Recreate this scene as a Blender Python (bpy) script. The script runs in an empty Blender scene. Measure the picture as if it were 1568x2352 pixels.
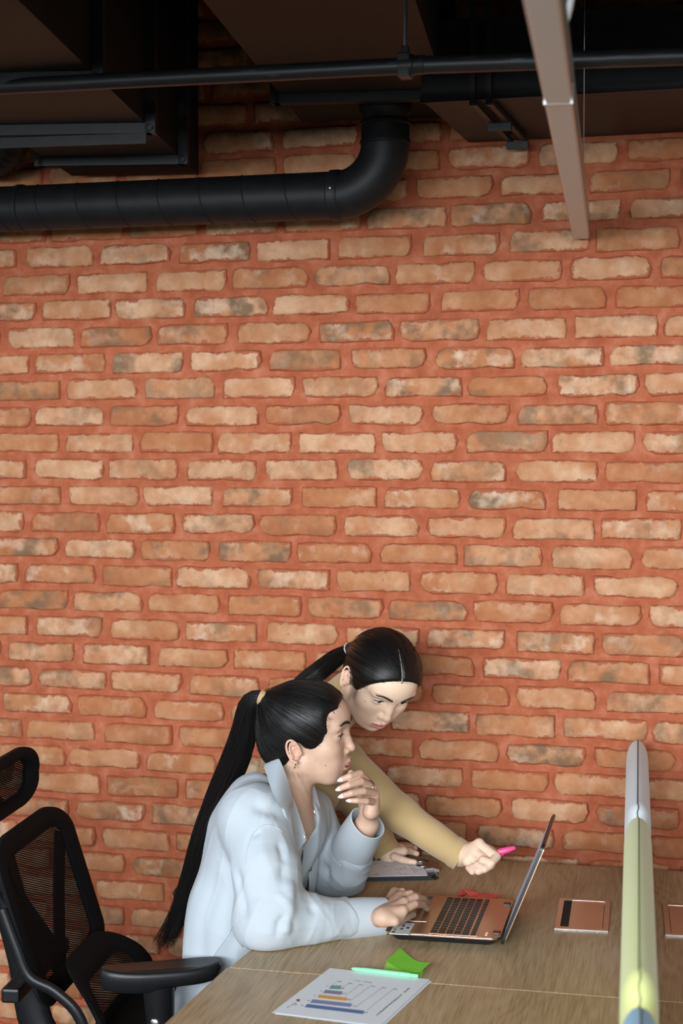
import bpy, bmesh, math, random
import numpy as np
from mathutils import Vector, Matrix

random.seed(7)
scene = bpy.context.scene
COL = scene.collection

# ------------------------------------------------------------------ camera
F_PX, CX, CY = 3800.0, 784.0, 1176.0          # focal length and centre for a 1568 x 2352 frame
PITCH = math.atan(159 / F_PX)                 # looks slightly down
YAW = math.radians(15.554)                   # turned a little to the left of the wall's normal
CAM = np.array([0.0, -4.048, 1.76])
FW = np.array([-math.sin(YAW) * math.cos(PITCH), math.cos(YAW) * math.cos(PITCH), -math.sin(PITCH)])
RT = np.array([math.cos(YAW), math.sin(YAW), 0.0])
UP = np.cross(RT, FW)
cd = bpy.data.cameras.new('camera')
cd.sensor_fit = 'VERTICAL'
cd.sensor_height = 36.0
cd.lens = 36.0 * F_PX / 2352.0
cd.clip_start = 0.05
cd.dof.use_dof = True
cd.dof.focus_distance = 3.55
cd.dof.aperture_fstop = 4.0
cam = bpy.data.objects.new('camera', cd)
COL.objects.link(cam)
cam.location = CAM
cam.rotation_euler = (math.pi / 2 - PITCH, 0, YAW)
scene.camera = cam

# ------------------------------------------------------------------ world, daylight, exposure
world = bpy.data.worlds.new('world')
scene.world = world
world.use_nodes = True
wn = world.node_tree.nodes
wn['Background'].inputs[0].default_value = (0.72, 0.84, 1.0, 1)
wn['Background'].inputs[1].default_value = 0.15


def window_light(name, loc, target, w, h, power, col):
    ld = bpy.data.lights.new(name, 'AREA')
    ld.shape = 'RECTANGLE'
    ld.spread = math.radians(100)             # skylight falls downwards through the panes
    ld.size, ld.size_y, ld.energy, ld.color = w, h, power, col
    o = bpy.data.objects.new(name, ld)
    COL.objects.link(o)
    o.location = loc
    o.rotation_euler = (Vector(target) - Vector(loc)).to_track_quat('-Z', 'Y').to_euler()
    return o


DAY = (0.86, 0.94, 1.0)
# daylight coming in through the two window bands of the room (left wall and the wall behind the camera)
window_light('daylight_left', (-4.53, -3.9, 2.25), (-3.5, -3.9, 1.95), 3.6, 1.05, 45, DAY)
window_light('daylight_behind', (-.7, -6.93, 2.25), (-.7, -5.9, 2.06), 5.6, 1.1, 225, DAY)

vs = scene.view_settings
vs.view_transform = 'Standard'
vs.look = 'None'
vs.gamma = 1.0
vs.use_curve_mapping = False
vs.exposure = 0.0
scene.cycles.use_denoising = True
scene.cycles.use_adaptive_sampling = True
scene.cycles.adaptive_threshold = 0.04
scene.cycles.use_light_tree = False
scene.cycles.max_bounces = 5
scene.cycles.diffuse_bounces = 2
scene.cycles.glossy_bounces = 2
scene.cycles.caustics_reflective = False
scene.cycles.caustics_refractive = False
scene.cycles.transparent_max_bounces = 16


# ------------------------------------------------------------------ pixel -> place (a point on a known plane)
def ray(px, py):
    return FW + RT * (px - CX) / F_PX - UP * (py - CY) / F_PX


def at(px, py, Y):
    d = ray(px, py)
    return CAM + d * ((Y - CAM[1]) / d[1])


def atz(px, py, z):
    d = ray(px, py)
    return CAM + d * ((z - CAM[2]) / d[2])


# ------------------------------------------------------------------ materials
def srgb(r, g, b):
    def c(u):
        u = u / 255.0
        return u / 12.92 if u <= 0.04045 else ((u + 0.055) / 1.055) ** 2.4
    return (c(r), c(g), c(b), 1.0)


class NT:
    """tiny node-tree helper"""
    def __init__(self, name):
        self.m = bpy.data.materials.new(name)
        self.m.use_nodes = True
        self.t = self.m.node_tree
        self.b = self.t.nodes['Principled BSDF']
        self.out = self.t.nodes['Material Output']

    def n(self, typ, **kw):
        nd = self.t.nodes.new(typ)
        for k, v in kw.items():
            if k.startswith('i_'):
                key = k[2:]
                key = int(key) if key.isdigit() else key.replace('_', ' ')
                self.set(nd.inputs[key], v)
            else:
                setattr(nd, k, v)
        return nd

    def set(self, sock, v):
        if hasattr(v, 'is_output') or isinstance(v, bpy.types.NodeSocket):
            self.t.links.new(v, sock)
        else:
            sock.default_value = v

    def noise(self, vec, scale, detail=4, rough=0.55, dist=0.0):
        nd = self.n('ShaderNodeTexNoise')
        if vec is not None:
            self.set(nd.inputs['Vector'], vec)
        nd.inputs['Scale'].default_value = scale
        nd.inputs['Detail'].default_value = detail
        nd.inputs['Roughness'].default_value = rough
        nd.inputs['Distortion'].default_value = dist
        return nd.outputs['Fac']

    def mapping(self, vec, scale=(1, 1, 1), loc=(0, 0, 0), rot=(0, 0, 0)):
        nd = self.n('ShaderNodeMapping')
        self.set(nd.inputs['Vector'], vec)
        nd.inputs['Scale'].default_value = scale
        self.set(nd.inputs['Location'], loc)
        nd.inputs['Rotation'].default_value = rot
        return nd.outputs[0]

    def math(self, op, a, b=0.0, clamp=False):
        nd = self.n('ShaderNodeMath', operation=op, use_clamp=clamp)
        self.set(nd.inputs[0], a)
        self.set(nd.inputs[1], b)
        return nd.outputs[0]

    def vmath(self, op, a, b=(0, 0, 0)):
        nd = self.n('ShaderNodeVectorMath', operation=op)
        self.set(nd.inputs[0], a)
        self.set(nd.inputs[1], b)
        return nd.outputs[0]

    def ramp(self, fac, stops, interp='LINEAR'):
        nd = self.n('ShaderNodeValToRGB')
        nd.color_ramp.interpolation = interp
        el = nd.color_ramp.elements
        while len(el) < len(stops):
            el.new(0.5)
        for e, (p, c) in zip(el, stops):
            e.position = p
            e.color = c if not isinstance(c, (int, float)) else (c, c, c, 1)
        self.set(nd.inputs[0], fac)
        return nd.outputs[0]

    def mix(self, fac, a, b, blend='MIX'):
        nd = self.n('ShaderNodeMix', data_type='RGBA', blend_type=blend)
        self.set(nd.inputs[0], fac)
        self.set(nd.inputs[6], a)
        self.set(nd.inputs[7], b)
        return nd.outputs[2]

    def bump(self, h, strength=0.3, dist=0.002):
        nd = self.n('ShaderNodeBump')
        nd.inputs['Strength'].default_value = strength
        nd.inputs['Distance'].default_value = dist
        self.set(nd.inputs['Height'], h)
        self.set(self.b.inputs['Normal'], nd.outputs[0])

    def base(self, v):
        self.set(self.b.inputs['Base Color'], v)

    def p(self, **kw):
        for k, v in kw.items():
            self.set(self.b.inputs[k.replace('_', ' ')], v)
        return self

    def obj(self):
        return self.n('ShaderNodeTexCoord').outputs['Object']

    def rnd(self):
        return self.n('ShaderNodeObjectInfo').outputs['Random']


DZ = .74                      # desk height
M = {}


def plain(name, col, rough=0.5, metal=0.0, noise=0.0, nscale=40.0, bump=0.0, **kw):
    """a plain material with slight procedural variation in tone"""
    t = NT(name)
    v = t.obj()
    if noise > 0:
        n = t.noise(v, nscale, 4)
        a = tuple(max(0, c * (1 - noise)) for c in col[:3]) + (1,)
        b = tuple(min(1, c * (1 + noise)) for c in col[:3]) + (1,)
        t.base(t.ramp(n, [(0.3, a), (0.7, b)]))
        if bump > 0:
            t.bump(n, bump, 0.002)
    else:
        t.base(col)
    t.p(Roughness=rough, Metallic=metal)
    for k, vv in kw.items():
        t.set(t.b.inputs[k.replace('_', ' ')], vv)
    M[name] = t.m
    return t.m


# ------------------------------------------------------------------ mesh helpers
class MB:
    """collects shapes; build() links them as one mesh object"""
    def __init__(self):
        self.v, self.f = [], []

    def add(self, vs, fs):
        o = len(self.v)
        self.v += [tuple(map(float, p)) for p in vs]
        self.f += [tuple(i + o for i in f) for f in fs]
        return self

    def box(self, lo, hi, bev=0.0):
        x0, y0, z0 = lo
        x1, y1, z1 = hi
        if bev <= 0:
            vs = [(x, y, z) for x in (x0, x1) for y in (y0, y1) for z in (z0, z1)]
            fs = [(0, 1, 3, 2), (4, 6, 7, 5), (0, 4, 5, 1), (2, 3, 7, 6), (0, 2, 6, 4), (1, 5, 7, 3)]
            return self.add(vs, fs)
        bm = bmesh.new()
        bmesh.ops.create_cube(bm, size=1)
        for v in bm.verts:
            v.co = Vector(((x0 + x1) / 2 + v.co.x * (x1 - x0), (y0 + y1) / 2 + v.co.y * (y1 - y0), (z0 + z1) / 2 + v.co.z * (z1 - z0)))
        bmesh.ops.bevel(bm, geom=bm.edges[:], offset=bev, segments=2, profile=0.6, affect='EDGES')
        return self.bm(bm)

    def bm(self, bm, mat=None):
        bm.verts.ensure_lookup_table()
        vs = [(mat @ v.co if mat else v.co)[:] for v in bm.verts]
        fs = [tuple(v.index for v in f.verts) for f in bm.faces]
        bm.free()
        return self.add(vs, fs)

    def obox(self, c, ax, ay, az, hx, hy, hz, bev=0.0):
        """box with its own axes"""
        t = MB().box((-hx, -hy, -hz), (hx, hy, hz), bev)
        ax, ay, az, c = [np.array(q, float) for q in (ax, ay, az, c)]
        return self.add([c + ax * p[0] + ay * p[1] + az * p[2] for p in t.v], t.f)

    def tube(self, pts, r, n=12, cap=True, flat=1.0, upv=None):
        """sweep a circle of radius r (number or list) along pts"""
        P = [np.array(p, float) for p in pts]
        m = len(P)
        rr = [r] * m if isinstance(r, (int, float)) else list(r)
        T = []
        for i in range(m):
            d = P[min(i + 1, m - 1)] - P[max(i - 1, 0)]
            T.append(d / (np.linalg.norm(d) + 1e-12))
        u = np.array(upv, float) if upv is not None else np.array([0, 0, 1.0])
        if abs(u @ T[0]) > 0.95:
            u = np.array([1.0, 0, 0]) if abs(T[0][0]) < 0.9 else np.array([0, 1.0, 0])
        vs, fs = [], []
        for i in range(m):
            u = u - (u @ T[i]) * T[i]
            u /= np.linalg.norm(u) + 1e-12
            w = np.cross(T[i], u)
            for k in range(n):
                a = 2 * math.pi * k / n
                vs.append(P[i] + rr[i] * (math.cos(a) * u * flat + math.sin(a) * w))
        for i in range(m - 1):
            for k in range(n):
                a, b = i * n + k, i * n + (k + 1) % n
                fs.append((a, b, b + n, a + n))
        if cap:
            fs.append(tuple(range(n - 1, -1, -1)))
            fs.append(tuple((m - 1) * n + k for k in range(n)))
        return self.add(vs, fs)

    def prism(self, poly, z0, z1, bev=0.0):
        bm = bmesh.new()
        vs = [bm.verts.new((p[0], p[1], z0)) for p in poly]
        f = bm.faces.new(vs)
        r = bmesh.ops.extrude_face_region(bm, geom=[f])
        for v in r['geom']:
            if isinstance(v, bmesh.types.BMVert):
                v.co.z = z1
        bmesh.ops.recalc_face_normals(bm, faces=bm.faces[:])
        if bev > 0:
            bmesh.ops.bevel(bm, geom=bm.edges[:], offset=bev, segments=2, affect='EDGES')
        return self.bm(bm)

    def lathe(self, c, prof, n=24, axis=(0, 0, 1)):
        """prof: list of (radius, height along axis)"""
        ax = np.array(axis, float)
        ax /= np.linalg.norm(ax)
        u = np.array([1.0, 0, 0]) if abs(ax[0]) < 0.9 else np.array([0, 1.0, 0])
        u = u - (u @ ax) * ax
        u /= np.linalg.norm(u)
        w = np.cross(ax, u)
        vs, fs = [], []
        for r, h in prof:
            for k in range(n):
                a = 2 * math.pi * k / n
                vs.append(np.array(c) + ax * h + r * (math.cos(a) * u + math.sin(a) * w))
        for i in range(len(prof) - 1):
            for k in range(n):
                a, b = i * n + k, i * n + (k + 1) % n
                fs.append((a, b, b + n, a + n))
        fs.append(tuple(range(n - 1, -1, -1)))
        fs.append(tuple((len(prof) - 1) * n + k for k in range(n)))
        return self.add(vs, fs)

    def build(self, name, mat, parent=None, smooth=False, sharp=None):
        return mesh_obj(name, self.v, self.f, mat, parent, smooth, sharp)


def mesh_obj(name, vs, fs, mat, parent=None, smooth=False, sharp=None):
    me = bpy.data.meshes.new(name)
    off = np.array(parent['_w']) if parent is not None and '_w' in parent else np.zeros(3)
    if isinstance(vs, np.ndarray):
        V = (vs - off).astype(np.float32)
    else:
        V = (np.array(vs, float) - off).astype(np.float32)
    me.from_pydata(V.tolist() if not isinstance(fs, np.ndarray) else [], [], [] if isinstance(fs, np.ndarray) else fs)
    if isinstance(fs, np.ndarray):            # fast path: quads
        k = fs.shape[1]
        me.vertices.add(len(V))
        me.vertices.foreach_set('co', V.ravel())
        me.loops.add(fs.size)
        me.loops.foreach_set('vertex_index', fs.ravel().astype(np.int32))
        me.polygons.add(len(fs))
        me.polygons.foreach_set('loop_start', np.arange(0, fs.size, k, dtype=np.int32))
        me.update(calc_edges=True)
    me.validate()
    if mat is not None:
        me.materials.append(M[mat] if isinstance(mat, str) else mat)
    if smooth:
        me.polygons.foreach_set('use_smooth', [True] * len(me.polygons))
        if sharp:
            me.set_sharp_from_angle(angle=math.radians(sharp))
    o = bpy.data.objects.new(name, me)
    COL.objects.link(o)
    if parent is not None:
        o.parent = parent
        o['_w'] = [float(c) for c in off]
    else:
        o['_w'] = [0.0, 0.0, 0.0]
    return o


def thing(name, label, cat, loc=(0, 0, 0), group=None):
    o = bpy.data.objects.new(name, None)
    o.empty_display_size = 0.05
    COL.objects.link(o)
    o.location = [float(c) for c in loc]
    o['_w'] = [float(c) for c in loc]
    tag(o, label, cat, group)
    return o


def tag(o, label, cat, group=None, kind=None):
    if label:
        o['label'] = label
    if cat:
        o['category'] = cat
    if group:
        o['group'] = group
    if kind:
        o['kind'] = kind
    return o


def struct(o):
    o['kind'] = 'structure'
    return o


def flip_check(o):
    bm = bmesh.new()
    bm.from_mesh(o.data)
    bmesh.ops.recalc_face_normals(bm, faces=bm.faces[:])
    bm.to_mesh(o.data)
    bm.free()
    return o


def bez(p0, p1, p2, p3, n):
    t = np.linspace(0, 1, n)[:, None]
    p0, p1, p2, p3 = [np.array(p, float) for p in (p0, p1, p2, p3)]
    return (1 - t) ** 3 * p0 + 3 * (1 - t) ** 2 * t * p1 + 3 * (1 - t) * t * t * p2 + t ** 3 * p3


def spline(pts, n):
    """Catmull-Rom through points"""
    P = np.array(pts, float)
    P = np.vstack([2 * P[0] - P[1], P, 2 * P[-1] - P[-2]])
    m = len(P) - 3
    out = []
    for s in np.linspace(0, m - 1e-6, n):
        i = int(s)
        t = s - i
        a, b, c, d = P[i:i + 4]
        out.append(0.5 * ((2 * b) + (c - a) * t + (2 * a - 5 * b + 4 * c - d) * t * t + (3 * b - a - 3 * c + d) * t ** 3))
    return np.array(out)

# ================================================================== STRUCTURE MATERIALS
def brick_material():
    t = NT('brick')
    loc = t.n('ShaderNodeAttribute', attribute_name='bl').outputs['Vector']
    br = t.n('ShaderNodeAttribute', attribute_name='brnd').outputs['Fac']
    rnd = t.math('FRACT', t.math('ADD', t.rnd(), br))
    off = t.n('ShaderNodeCombineXYZ')
    t.set(off.inputs[0], t.math('MULTIPLY', rnd, 37.0))
    t.set(off.inputs[1], t.math('MULTIPLY', rnd, 91.0))
    t.set(off.inputs[2], t.math('MULTIPLY', rnd, 13.0))
    v = t.vmath('ADD', loc, off.outputs[0])
    # two colour noises carry three independent channels each
    nd = t.n('ShaderNodeTexNoise')
    t.set(nd.inputs['Vector'], v)
    nd.inputs['Scale'].default_value = 13.0
    nd.inputs['Detail'].default_value = 2.0
    nd.inputs['Roughness'].default_value = 0.62
    sp = t.n('ShaderNodeSeparateColor')
    t.set(sp.inputs[0], nd.outputs['Color'])
    n1, n2, n3 = sp.outputs[0], sp.outputs[1], sp.outputs[2]
    rg = t.n('ShaderNodeTexNoise')
    t.set(rg.inputs['Vector'], v)
    rg.inputs['Scale'].default_value = 58.0
    rg.inputs['Detail'].default_value = 3.0
    rg.inputs['Roughness'].default_value = 0.65
    sr = t.n('ShaderNodeSeparateColor')
    t.set(sr.inputs[0], rg.outputs['Color'])
    rag, rag_b, rag_c = sr.outputs[0], sr.outputs[1], sr.outputs[2]
    # body colour: tan / orange, each brick its own mean
    tone = t.math('ADD', n1, t.math('MULTIPLY', t.math('SUBTRACT', t.math('FRACT', t.math('MULTIPLY', rnd, 17.3)), 0.5), 0.42))
    base = t.ramp(tone, [(0.22, srgb(176, 108, 70)), (0.42, srgb(188, 126, 86)), (0.58, srgb(198, 142, 104)), (0.80, srgb(214, 168, 132))])
    # grey kiln stains on many bricks
    amt = t.ramp(t.math('FRACT', t.math('MULTIPLY', rnd, 7.7)), [(0.25, 0.0), (0.9, 1.0)])
    st = t.math('MULTIPLY', t.ramp(t.math('ADD', n2, t.math('MULTIPLY', t.math('SUBTRACT', rag_b, .5), .25)), [(0.46, 0.0), (0.64, 1.0)]), amt)
    base = t.mix(t.math('MULTIPLY', st, 0.85), base, srgb(114, 96, 74))
    # pale lime bloom
    amt3 = t.ramp(t.math('FRACT', t.math('MULTIPLY', rnd, 23.1)), [(0.4, 0.2), (1.0, 1.0)])
    base = t.mix(t.math('MULTIPLY', t.math('MULTIPLY', t.ramp(t.math('ADD', n3, t.math('MULTIPLY', t.math('SUBTRACT', rag_c, .5), .3)), [(0.52, 0.0), (0.68, 1.0)]), amt3), 0.8), base, srgb(224, 194, 166))
    # mortar smeared over the arrises: distance to the face's edge, made ragged
    s = t.n('ShaderNodeSeparateXYZ')
    t.set(s.inputs[0], loc)
    dx = t.math('SUBTRACT', 0.0985, t.math('ABSOLUTE', s.outputs[0]))
    dz = t.math('SUBTRACT', 0.0265, t.math('ABSOLUTE', s.outputs[2]))
    d = t.math('MINIMUM', dx, dz)
    e = t.math('SUBTRACT', d, t.math('MULTIPLY', t.math('SUBTRACT', t.math('ADD', rag, t.math('MULTIPLY', n3, 1.1)), 0.98), 0.026))
    mask = t.ramp(t.math('MULTIPLY', e, 100.0), [(0.04, 1.0), (0.34, 0.0)])
    col = t.mix(t.math('MULTIPLY', mask, 0.92), base, srgb(170, 90, 60))
    col = t.mix(t.ramp(rag_b, [(0.35, 0.0), (0.75, .30)]), col, srgb(140, 88, 58))
    pits = t.ramp(rag_c, [(0.66, 0.0), (0.74, 1.0)])
    col = t.mix(t.math('MULTIPLY', pits, 0.45), col, srgb(136, 80, 54))
    t.base(col)
    t.p(Roughness=0.88, Specular_IOR_Level=0.25)
    hb = t.n('ShaderNodeTexNoise')
    t.set(hb.inputs['Vector'], v)
    hb.inputs['Scale'].default_value = 75.0
    hb.inputs['Detail'].default_value = 4.0
    hb.inputs['Roughness'].default_value = 0.65
    t.bump(hb.outputs['Fac'], 0.6, 0.005)
    M['brick'] = t.m


brick_material()


def mortar_material():
    t = NT('mortar')
    v = t.obj()
    n = t.noise(v, 22.0, 3, 0.62)
    c = t.ramp(n, [(0.3, srgb(156, 80, 52)), (0.52, srgb(174, 96, 66)), (0.72, srgb(188, 118, 90))])
    t.base(c)
    t.p(Roughness=0.92, Specular_IOR_Level=0.25)
    t.bump(n, 0.6, 0.006)
    M['mortar'] = t.m


mortar_material()
plain('duct_black', (0.010, 0.010, 0.011, 1), 0.5, 0.0, 0.25, 30, 0.06, Specular_IOR_Level=.28)
plain('duct_matt', (0.0075, 0.0072, 0.0075, 1), 0.6, 0.0, 0.25, 12, 0.1, Specular_IOR_Level=.25)
plain('ceiling_black', (0.006, 0.006, 0.007, 1), 0.9, 0.0, 0.2, 6)
plain('flange_black', (0.014, 0.014, 0.015, 1), 0.45, 0.0, 0.3, 50, 0.08, Specular_IOR_Level=.35)
plain('steel', (0.55, 0.56, 0.57, 1), 0.3, 1.0, 0.1, 60)
plain('floor_carpet', srgb(70, 66, 64), 0.95, 0.0, 0.2, 200, 0.3)
plain('wall_paint', srgb(206, 202, 196), 0.8, 0.0, 0.03, 8)
plain('window_white', srgb(220, 222, 224), 0.5)
plain('pane_glass', (0.9, 0.95, 1.0, 1), 0.02, 0.0, Transmission_Weight=1.0)


def pipe_material():
    t = NT('pipe_scuffed')
    v = t.obj()
    n = t.noise(t.mapping(v, (6, 60, 60)), 3.0, 5, 0.7)
    t.base(t.ramp(n, [(0.60, (0.012, 0.012, 0.013, 1)), (0.78, (0.10, 0.10, 0.105, 1))]))
    t.p(Roughness=0.42)
    t.bump(n, 0.2, 0.001)
    M['pipe_scuffed'] = t.m


pipe_material()

# ================================================================== ROOM SHELL
ROOM = dict(x0=-4.6, x1=2.6, y0=-7.0, z1=3.05)
wall = struct(MB().box((ROOM['x0'], 0.0, 0), (ROOM['x1'], 0.16, ROOM['z1'])).build('wall_back', 'mortar'))
struct(MB().box((ROOM['x0'] - .2, ROOM['y0'] - .2, -0.1), (ROOM['x1'] + .2, 0.16, 0)).build('floor', 'floor_carpet'))
struct(MB().box((ROOM['x0'] - .2, ROOM['y0'] - .2, ROOM['z1']), (ROOM['x1'] + .2, 0.16, ROOM['z1'] + .12)).build('ceiling', 'ceiling_black'))
struct(MB().box((ROOM['x1'], ROOM['y0'], 0), (ROOM['x1'] + .15, 0, ROOM['z1'])).build('wall_right', 'wall_paint'))
# left wall and the wall behind the camera have a window band each
b = MB()
b.box((ROOM['x0'] - .15, ROOM['y0'], 0), (ROOM['x0'], 0, 1.65))
b.box((ROOM['x0'] - .15, ROOM['y0'], 2.85), (ROOM['x0'], 0, ROOM['z1']))
b.box((ROOM['x0'] - .15, -2.05, 1.65), (ROOM['x0'], 0, 2.85))
b.box((ROOM['x0'] - .15, ROOM['y0'], 1.65), (ROOM['x0'], -5.75, 2.85))
struct(b.build('wall_left', 'wall_paint'))
b = MB()
b.box((ROOM['x0'], ROOM['y0'] - .15, 0), (ROOM['x1'], ROOM['y0'], 1.65))
b.box((ROOM['x0'], ROOM['y0'] - .15, 2.85), (ROOM['x1'], ROOM['y0'], ROOM['z1']))
b.box((ROOM['x0'], ROOM['y0'] - .15, 1.65), (-3.6, ROOM['y0'], 2.85))
b.box((2.2, ROOM['y0'] - .15, 1.65), (ROOM['x1'], ROOM['y0'], 2.85))
struct(b.build('wall_front', 'wall_paint'))


def window_band(n, horizontal, a0, a1, fixed, z0, z1, cells):
    root = bpy.data.objects.new('window_%d' % n, None)
    COL.objects.link(root)
    root['_w'] = [0.0, 0.0, 0.0]
    struct(root)
    f = MB()
    step = (a1 - a0) / cells

    def bx(u0, u1, w0, w1, d=.05):
        if horizontal:
            f.box((u0, fixed - d, w0), (u1, fixed + .01, w1))
        else:
            f.box((fixed - d, u0, w0), (fixed + .01, u1, w1))
    for i in range(cells + 1):
        u = a0 + i * step
        bx(u - .025, u + .025, z0, z1)
    bx(a0, a1, z0, z0 + .05)
    bx(a0, a1, z1 - .05, z1)
    f.build('window_frame', 'window_white', root)
    for i in range(cells):
        g = MB()
        u0, u1 = a0 + i * step + .03, a0 + (i + 1) * step - .03
        if horizontal:
            g.box((u0, fixed - .03, z0 + .05), (u1, fixed - .02, z1 - .05))
        else:
            g.box((fixed - .03, u0, z0 + .05), (fixed - .02, u1, z1 - .05))
        g.build('pane', 'pane_glass', root)


# added beam, out of view: keeps window light off the top of the wall
struct(MB().box((ROOM['x0'], -2.95, 2.33), (ROOM['x1'], -2.26, ROOM['z1'])).build('shade_beam_1', 'ceiling_black'))
window_band(1, False, -5.75, -2.05, ROOM['x0'] - .08, 1.65, 2.85, 3)
window_band(2, True, -3.6, 2.2, ROOM['y0'] - .08, 1.65, 2.85, 4)

# ================================================================== BRICKS
COURSE, PERIOD, BZ0 = 0.07, 0.2165, 1.76
BW, BH = 0.199, 0.053
# one upright joint of each course (pixel x), top course first
PERP = {-14: 770, -13: 660, -12: 575, -11: 640, -10: 1225, -9: 1140, -8: 1230, -7: 1158, -6: 1098, -5: 1200, -4: 1107, -3: 1187, -2: 1068, -1: 1180,
        0: 1262, 1: 1177, 2: 1268, 3: 1168, 4: 1256, 5: 1153, 6: 1278, 7: 1172, 8: 1296, 9: 1179, 10: 1286, 11: 1152, 12: 1266,
        13: 1165, 14: 1280, 15: 225, 16: 300, 17: 215, 18: 295, 19: 205, 20: 290, 21: 200, 22: 280}


def brick_variant(seed):
    """irregular hand-made brick: ragged 16-point outline, arris chamfered unevenly"""
    r = random.Random(seed)
    hx, hz = BW / 2, BH / 2
    j = lambda s: r.uniform(-s, s)
    out = []
    for sgn in (1, -1):
        xs = [-1, -.74 + j(.1), -.36 + j(.12), j(.12), .38 + j(.12), .75 + j(.1), 1]
        lift = [j(.0022) for _ in xs]
        if r.random() < .55:
            lift[r.randrange(1, 6)] -= r.uniform(.002, .0055)          # a spalled notch
        for x, l in zip(xs, lift):
            out.append((sgn * x * hx, sgn * (hz + l)))
        out.append((sgn * (hx + j(.003)), j(.006)))
    n = len(out)
    for k in (0, 6, 8, 14):
        x, z = out[k]
        c = r.choice([.002, .003, .005, .010])
        out[k] = (x * (1 - c / hx), z * (1 - .6 * c / hz))
    vs, fs = [], []
    prot = .009
    for (x, z) in out:
        vs.append((x * 1.01, .004, z * 1.02))
    for (x, z) in out:
        vs.append((x, -prot * .5 + j(.001), z))
    for (x, z) in out:
        ins = .0030 + r.uniform(0, .0035)
        vs.append((x * (1 - ins / hx), -prot + j(.0012), z * (1 - ins / hz)))
    for lv in range(2):
        for k in range(n):
            a, b2 = lv * n + k, lv * n + (k + 1) % n
            fs.append((a, b2, b2 + n, a + n))
    u = [2 * n + k for k in range(7)]
    lo = [2 * n + 14 - k for k in range(7)]
    for k in range(6):
        fs.append((u[k], u[k + 1], lo[k + 1], lo[k]))
    fs.append((u[6], 2 * n + 7, lo[6]))
    fs.append((lo[0], 2 * n + 15, u[0]))
    return vs, fs


NVAR = 24
variants = []
for s in range(NVAR):
    vs_, fs_ = brick_variant(100 + s)
    me = bpy.data.meshes.new('brick')
    me.from_pydata(vs_, [], fs_)
    bm = bmesh.new()
    bm.from_mesh(me)
    bmesh.ops.recalc_face_normals(bm, faces=bm.faces[:])
    bm.to_mesh(me)
    bm.free()
    a = me.attributes.new('bl', 'FLOAT_VECTOR', 'POINT')
    a.data.foreach_set('vector', np.array([v.co[:] for v in me.vertices], np.float32).ravel())
    me.materials.append(M['brick'])
    me.polygons.foreach_set('use_smooth', [True] * len(me.polygons))
    me.set_sharp_from_angle(angle=math.radians(50))
    variants.append((me, np.array([v.co[:] for v in me.vertices]), [tuple(p.vertices) for p in me.polygons]))


def proj(p):
    v = np.array(p) - CAM
    z = v @ FW
    return CX + F_PX * (v @ RT) / z, CY - F_PX * (v @ UP) / z


def hidden(px, py):
    """roughly where desk, people, chair and ducts cover the wall"""
    if py < 200 or py > 2400 or px < -60 or px > 1630:
        return True
    if px > 600 and py > 2010:
        return True
    if 470 < px < 600 and py > 1990 + (600 - px):
        return True
    if px < 440 and py < 330:
        return True
    if px > 980 and py < 300:
        return True
    if px < 780 and 425 < py < 480:
        return True
    return False


rb = random.Random(3)
single, rest = [], []
for k in range(-18, 26):
    z = BZ0 - COURSE * k
    if z < 0.03 or z > ROOM['z1'] - .02:
        continue
    if k in PERP:
        j0 = at(PERP[k], proj((-.75 if PERP[k] > 600 else -1.75, 0, z))[1], 0)[0]
    else:
        j0 = (k % 2) * PERIOD / 2 + .03
    n0 = int(math.floor((ROOM['x0'] + .12 - j0) / PERIOD)) + 1
    n1 = int(math.floor((ROOM['x1'] - .12 - j0) / PERIOD))
    for n in range(n0, n1):
        x = j0 + (n + .5) * PERIOD
        px, py = proj((x, 0, z))
        d = (x + rb.uniform(-.004, .004), -rb.uniform(0, .0025), z + rb.uniform(-.0018, .0018), rb.uniform(-.008, .008), rb.randrange(NVAR), rb.choice((1, -1)), rb.uniform(.965, 1.03), rb.uniform(.95, 1.06))
        (rest if hidden(px, py) else single).append(d)
single.sort(key=lambda d: -(d[0] + 1.5) if False else abs(proj((d[0], 0, d[2]))[0] - 784) / 784 * .5 + abs(proj((d[0], 0, d[2]))[1] - 1176) / 1176)
rest += single[300:]
single = single[:300]
for (x, y, z, rot, vi, sx, kx, kz) in single:
    o = bpy.data.objects.new('brick', variants[vi][0])
    COL.objects.link(o)
    o.parent = wall
    o.location = (x, y, z)
    o.rotation_euler = (0, rot + (math.pi if sx < 0 else 0), 0)
    o.scale = (kx, 1, kz)
# the courses out of view: one joined part
VV, FF, BL, BR = [], [], [], []
for (x, y, z, rot, vi, sx, kx, kz) in rest:
    _, v, f = variants[vi]
    c, s = math.cos(rot), math.sin(rot)
    o = len(VV)
    r_ = rb.random()
    for p in v:
        qx, qz = p[0] * kx, p[2] * kz
        VV.append((x + sx * (c * qx + s * qz), y + p[1], z + sx * (-s * qx + c * qz)))
        BL.append(tuple(p))
        BR.append(r_)
    FF += [tuple(i + o for i in q) for q in f]
ro = mesh_obj('brick_courses', VV, FF, 'brick', wall, True, 50)
ro['kind'] = 'stuff'
a = ro.data.attributes.new('bl', 'FLOAT_VECTOR', 'POINT')
a.data.foreach_set('vector', np.array(BL, np.float32).ravel())
a = ro.data.attributes.new('brnd', 'FLOAT', 'POINT')
a.data.foreach_set('value', np.array(BR, np.float32))

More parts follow.
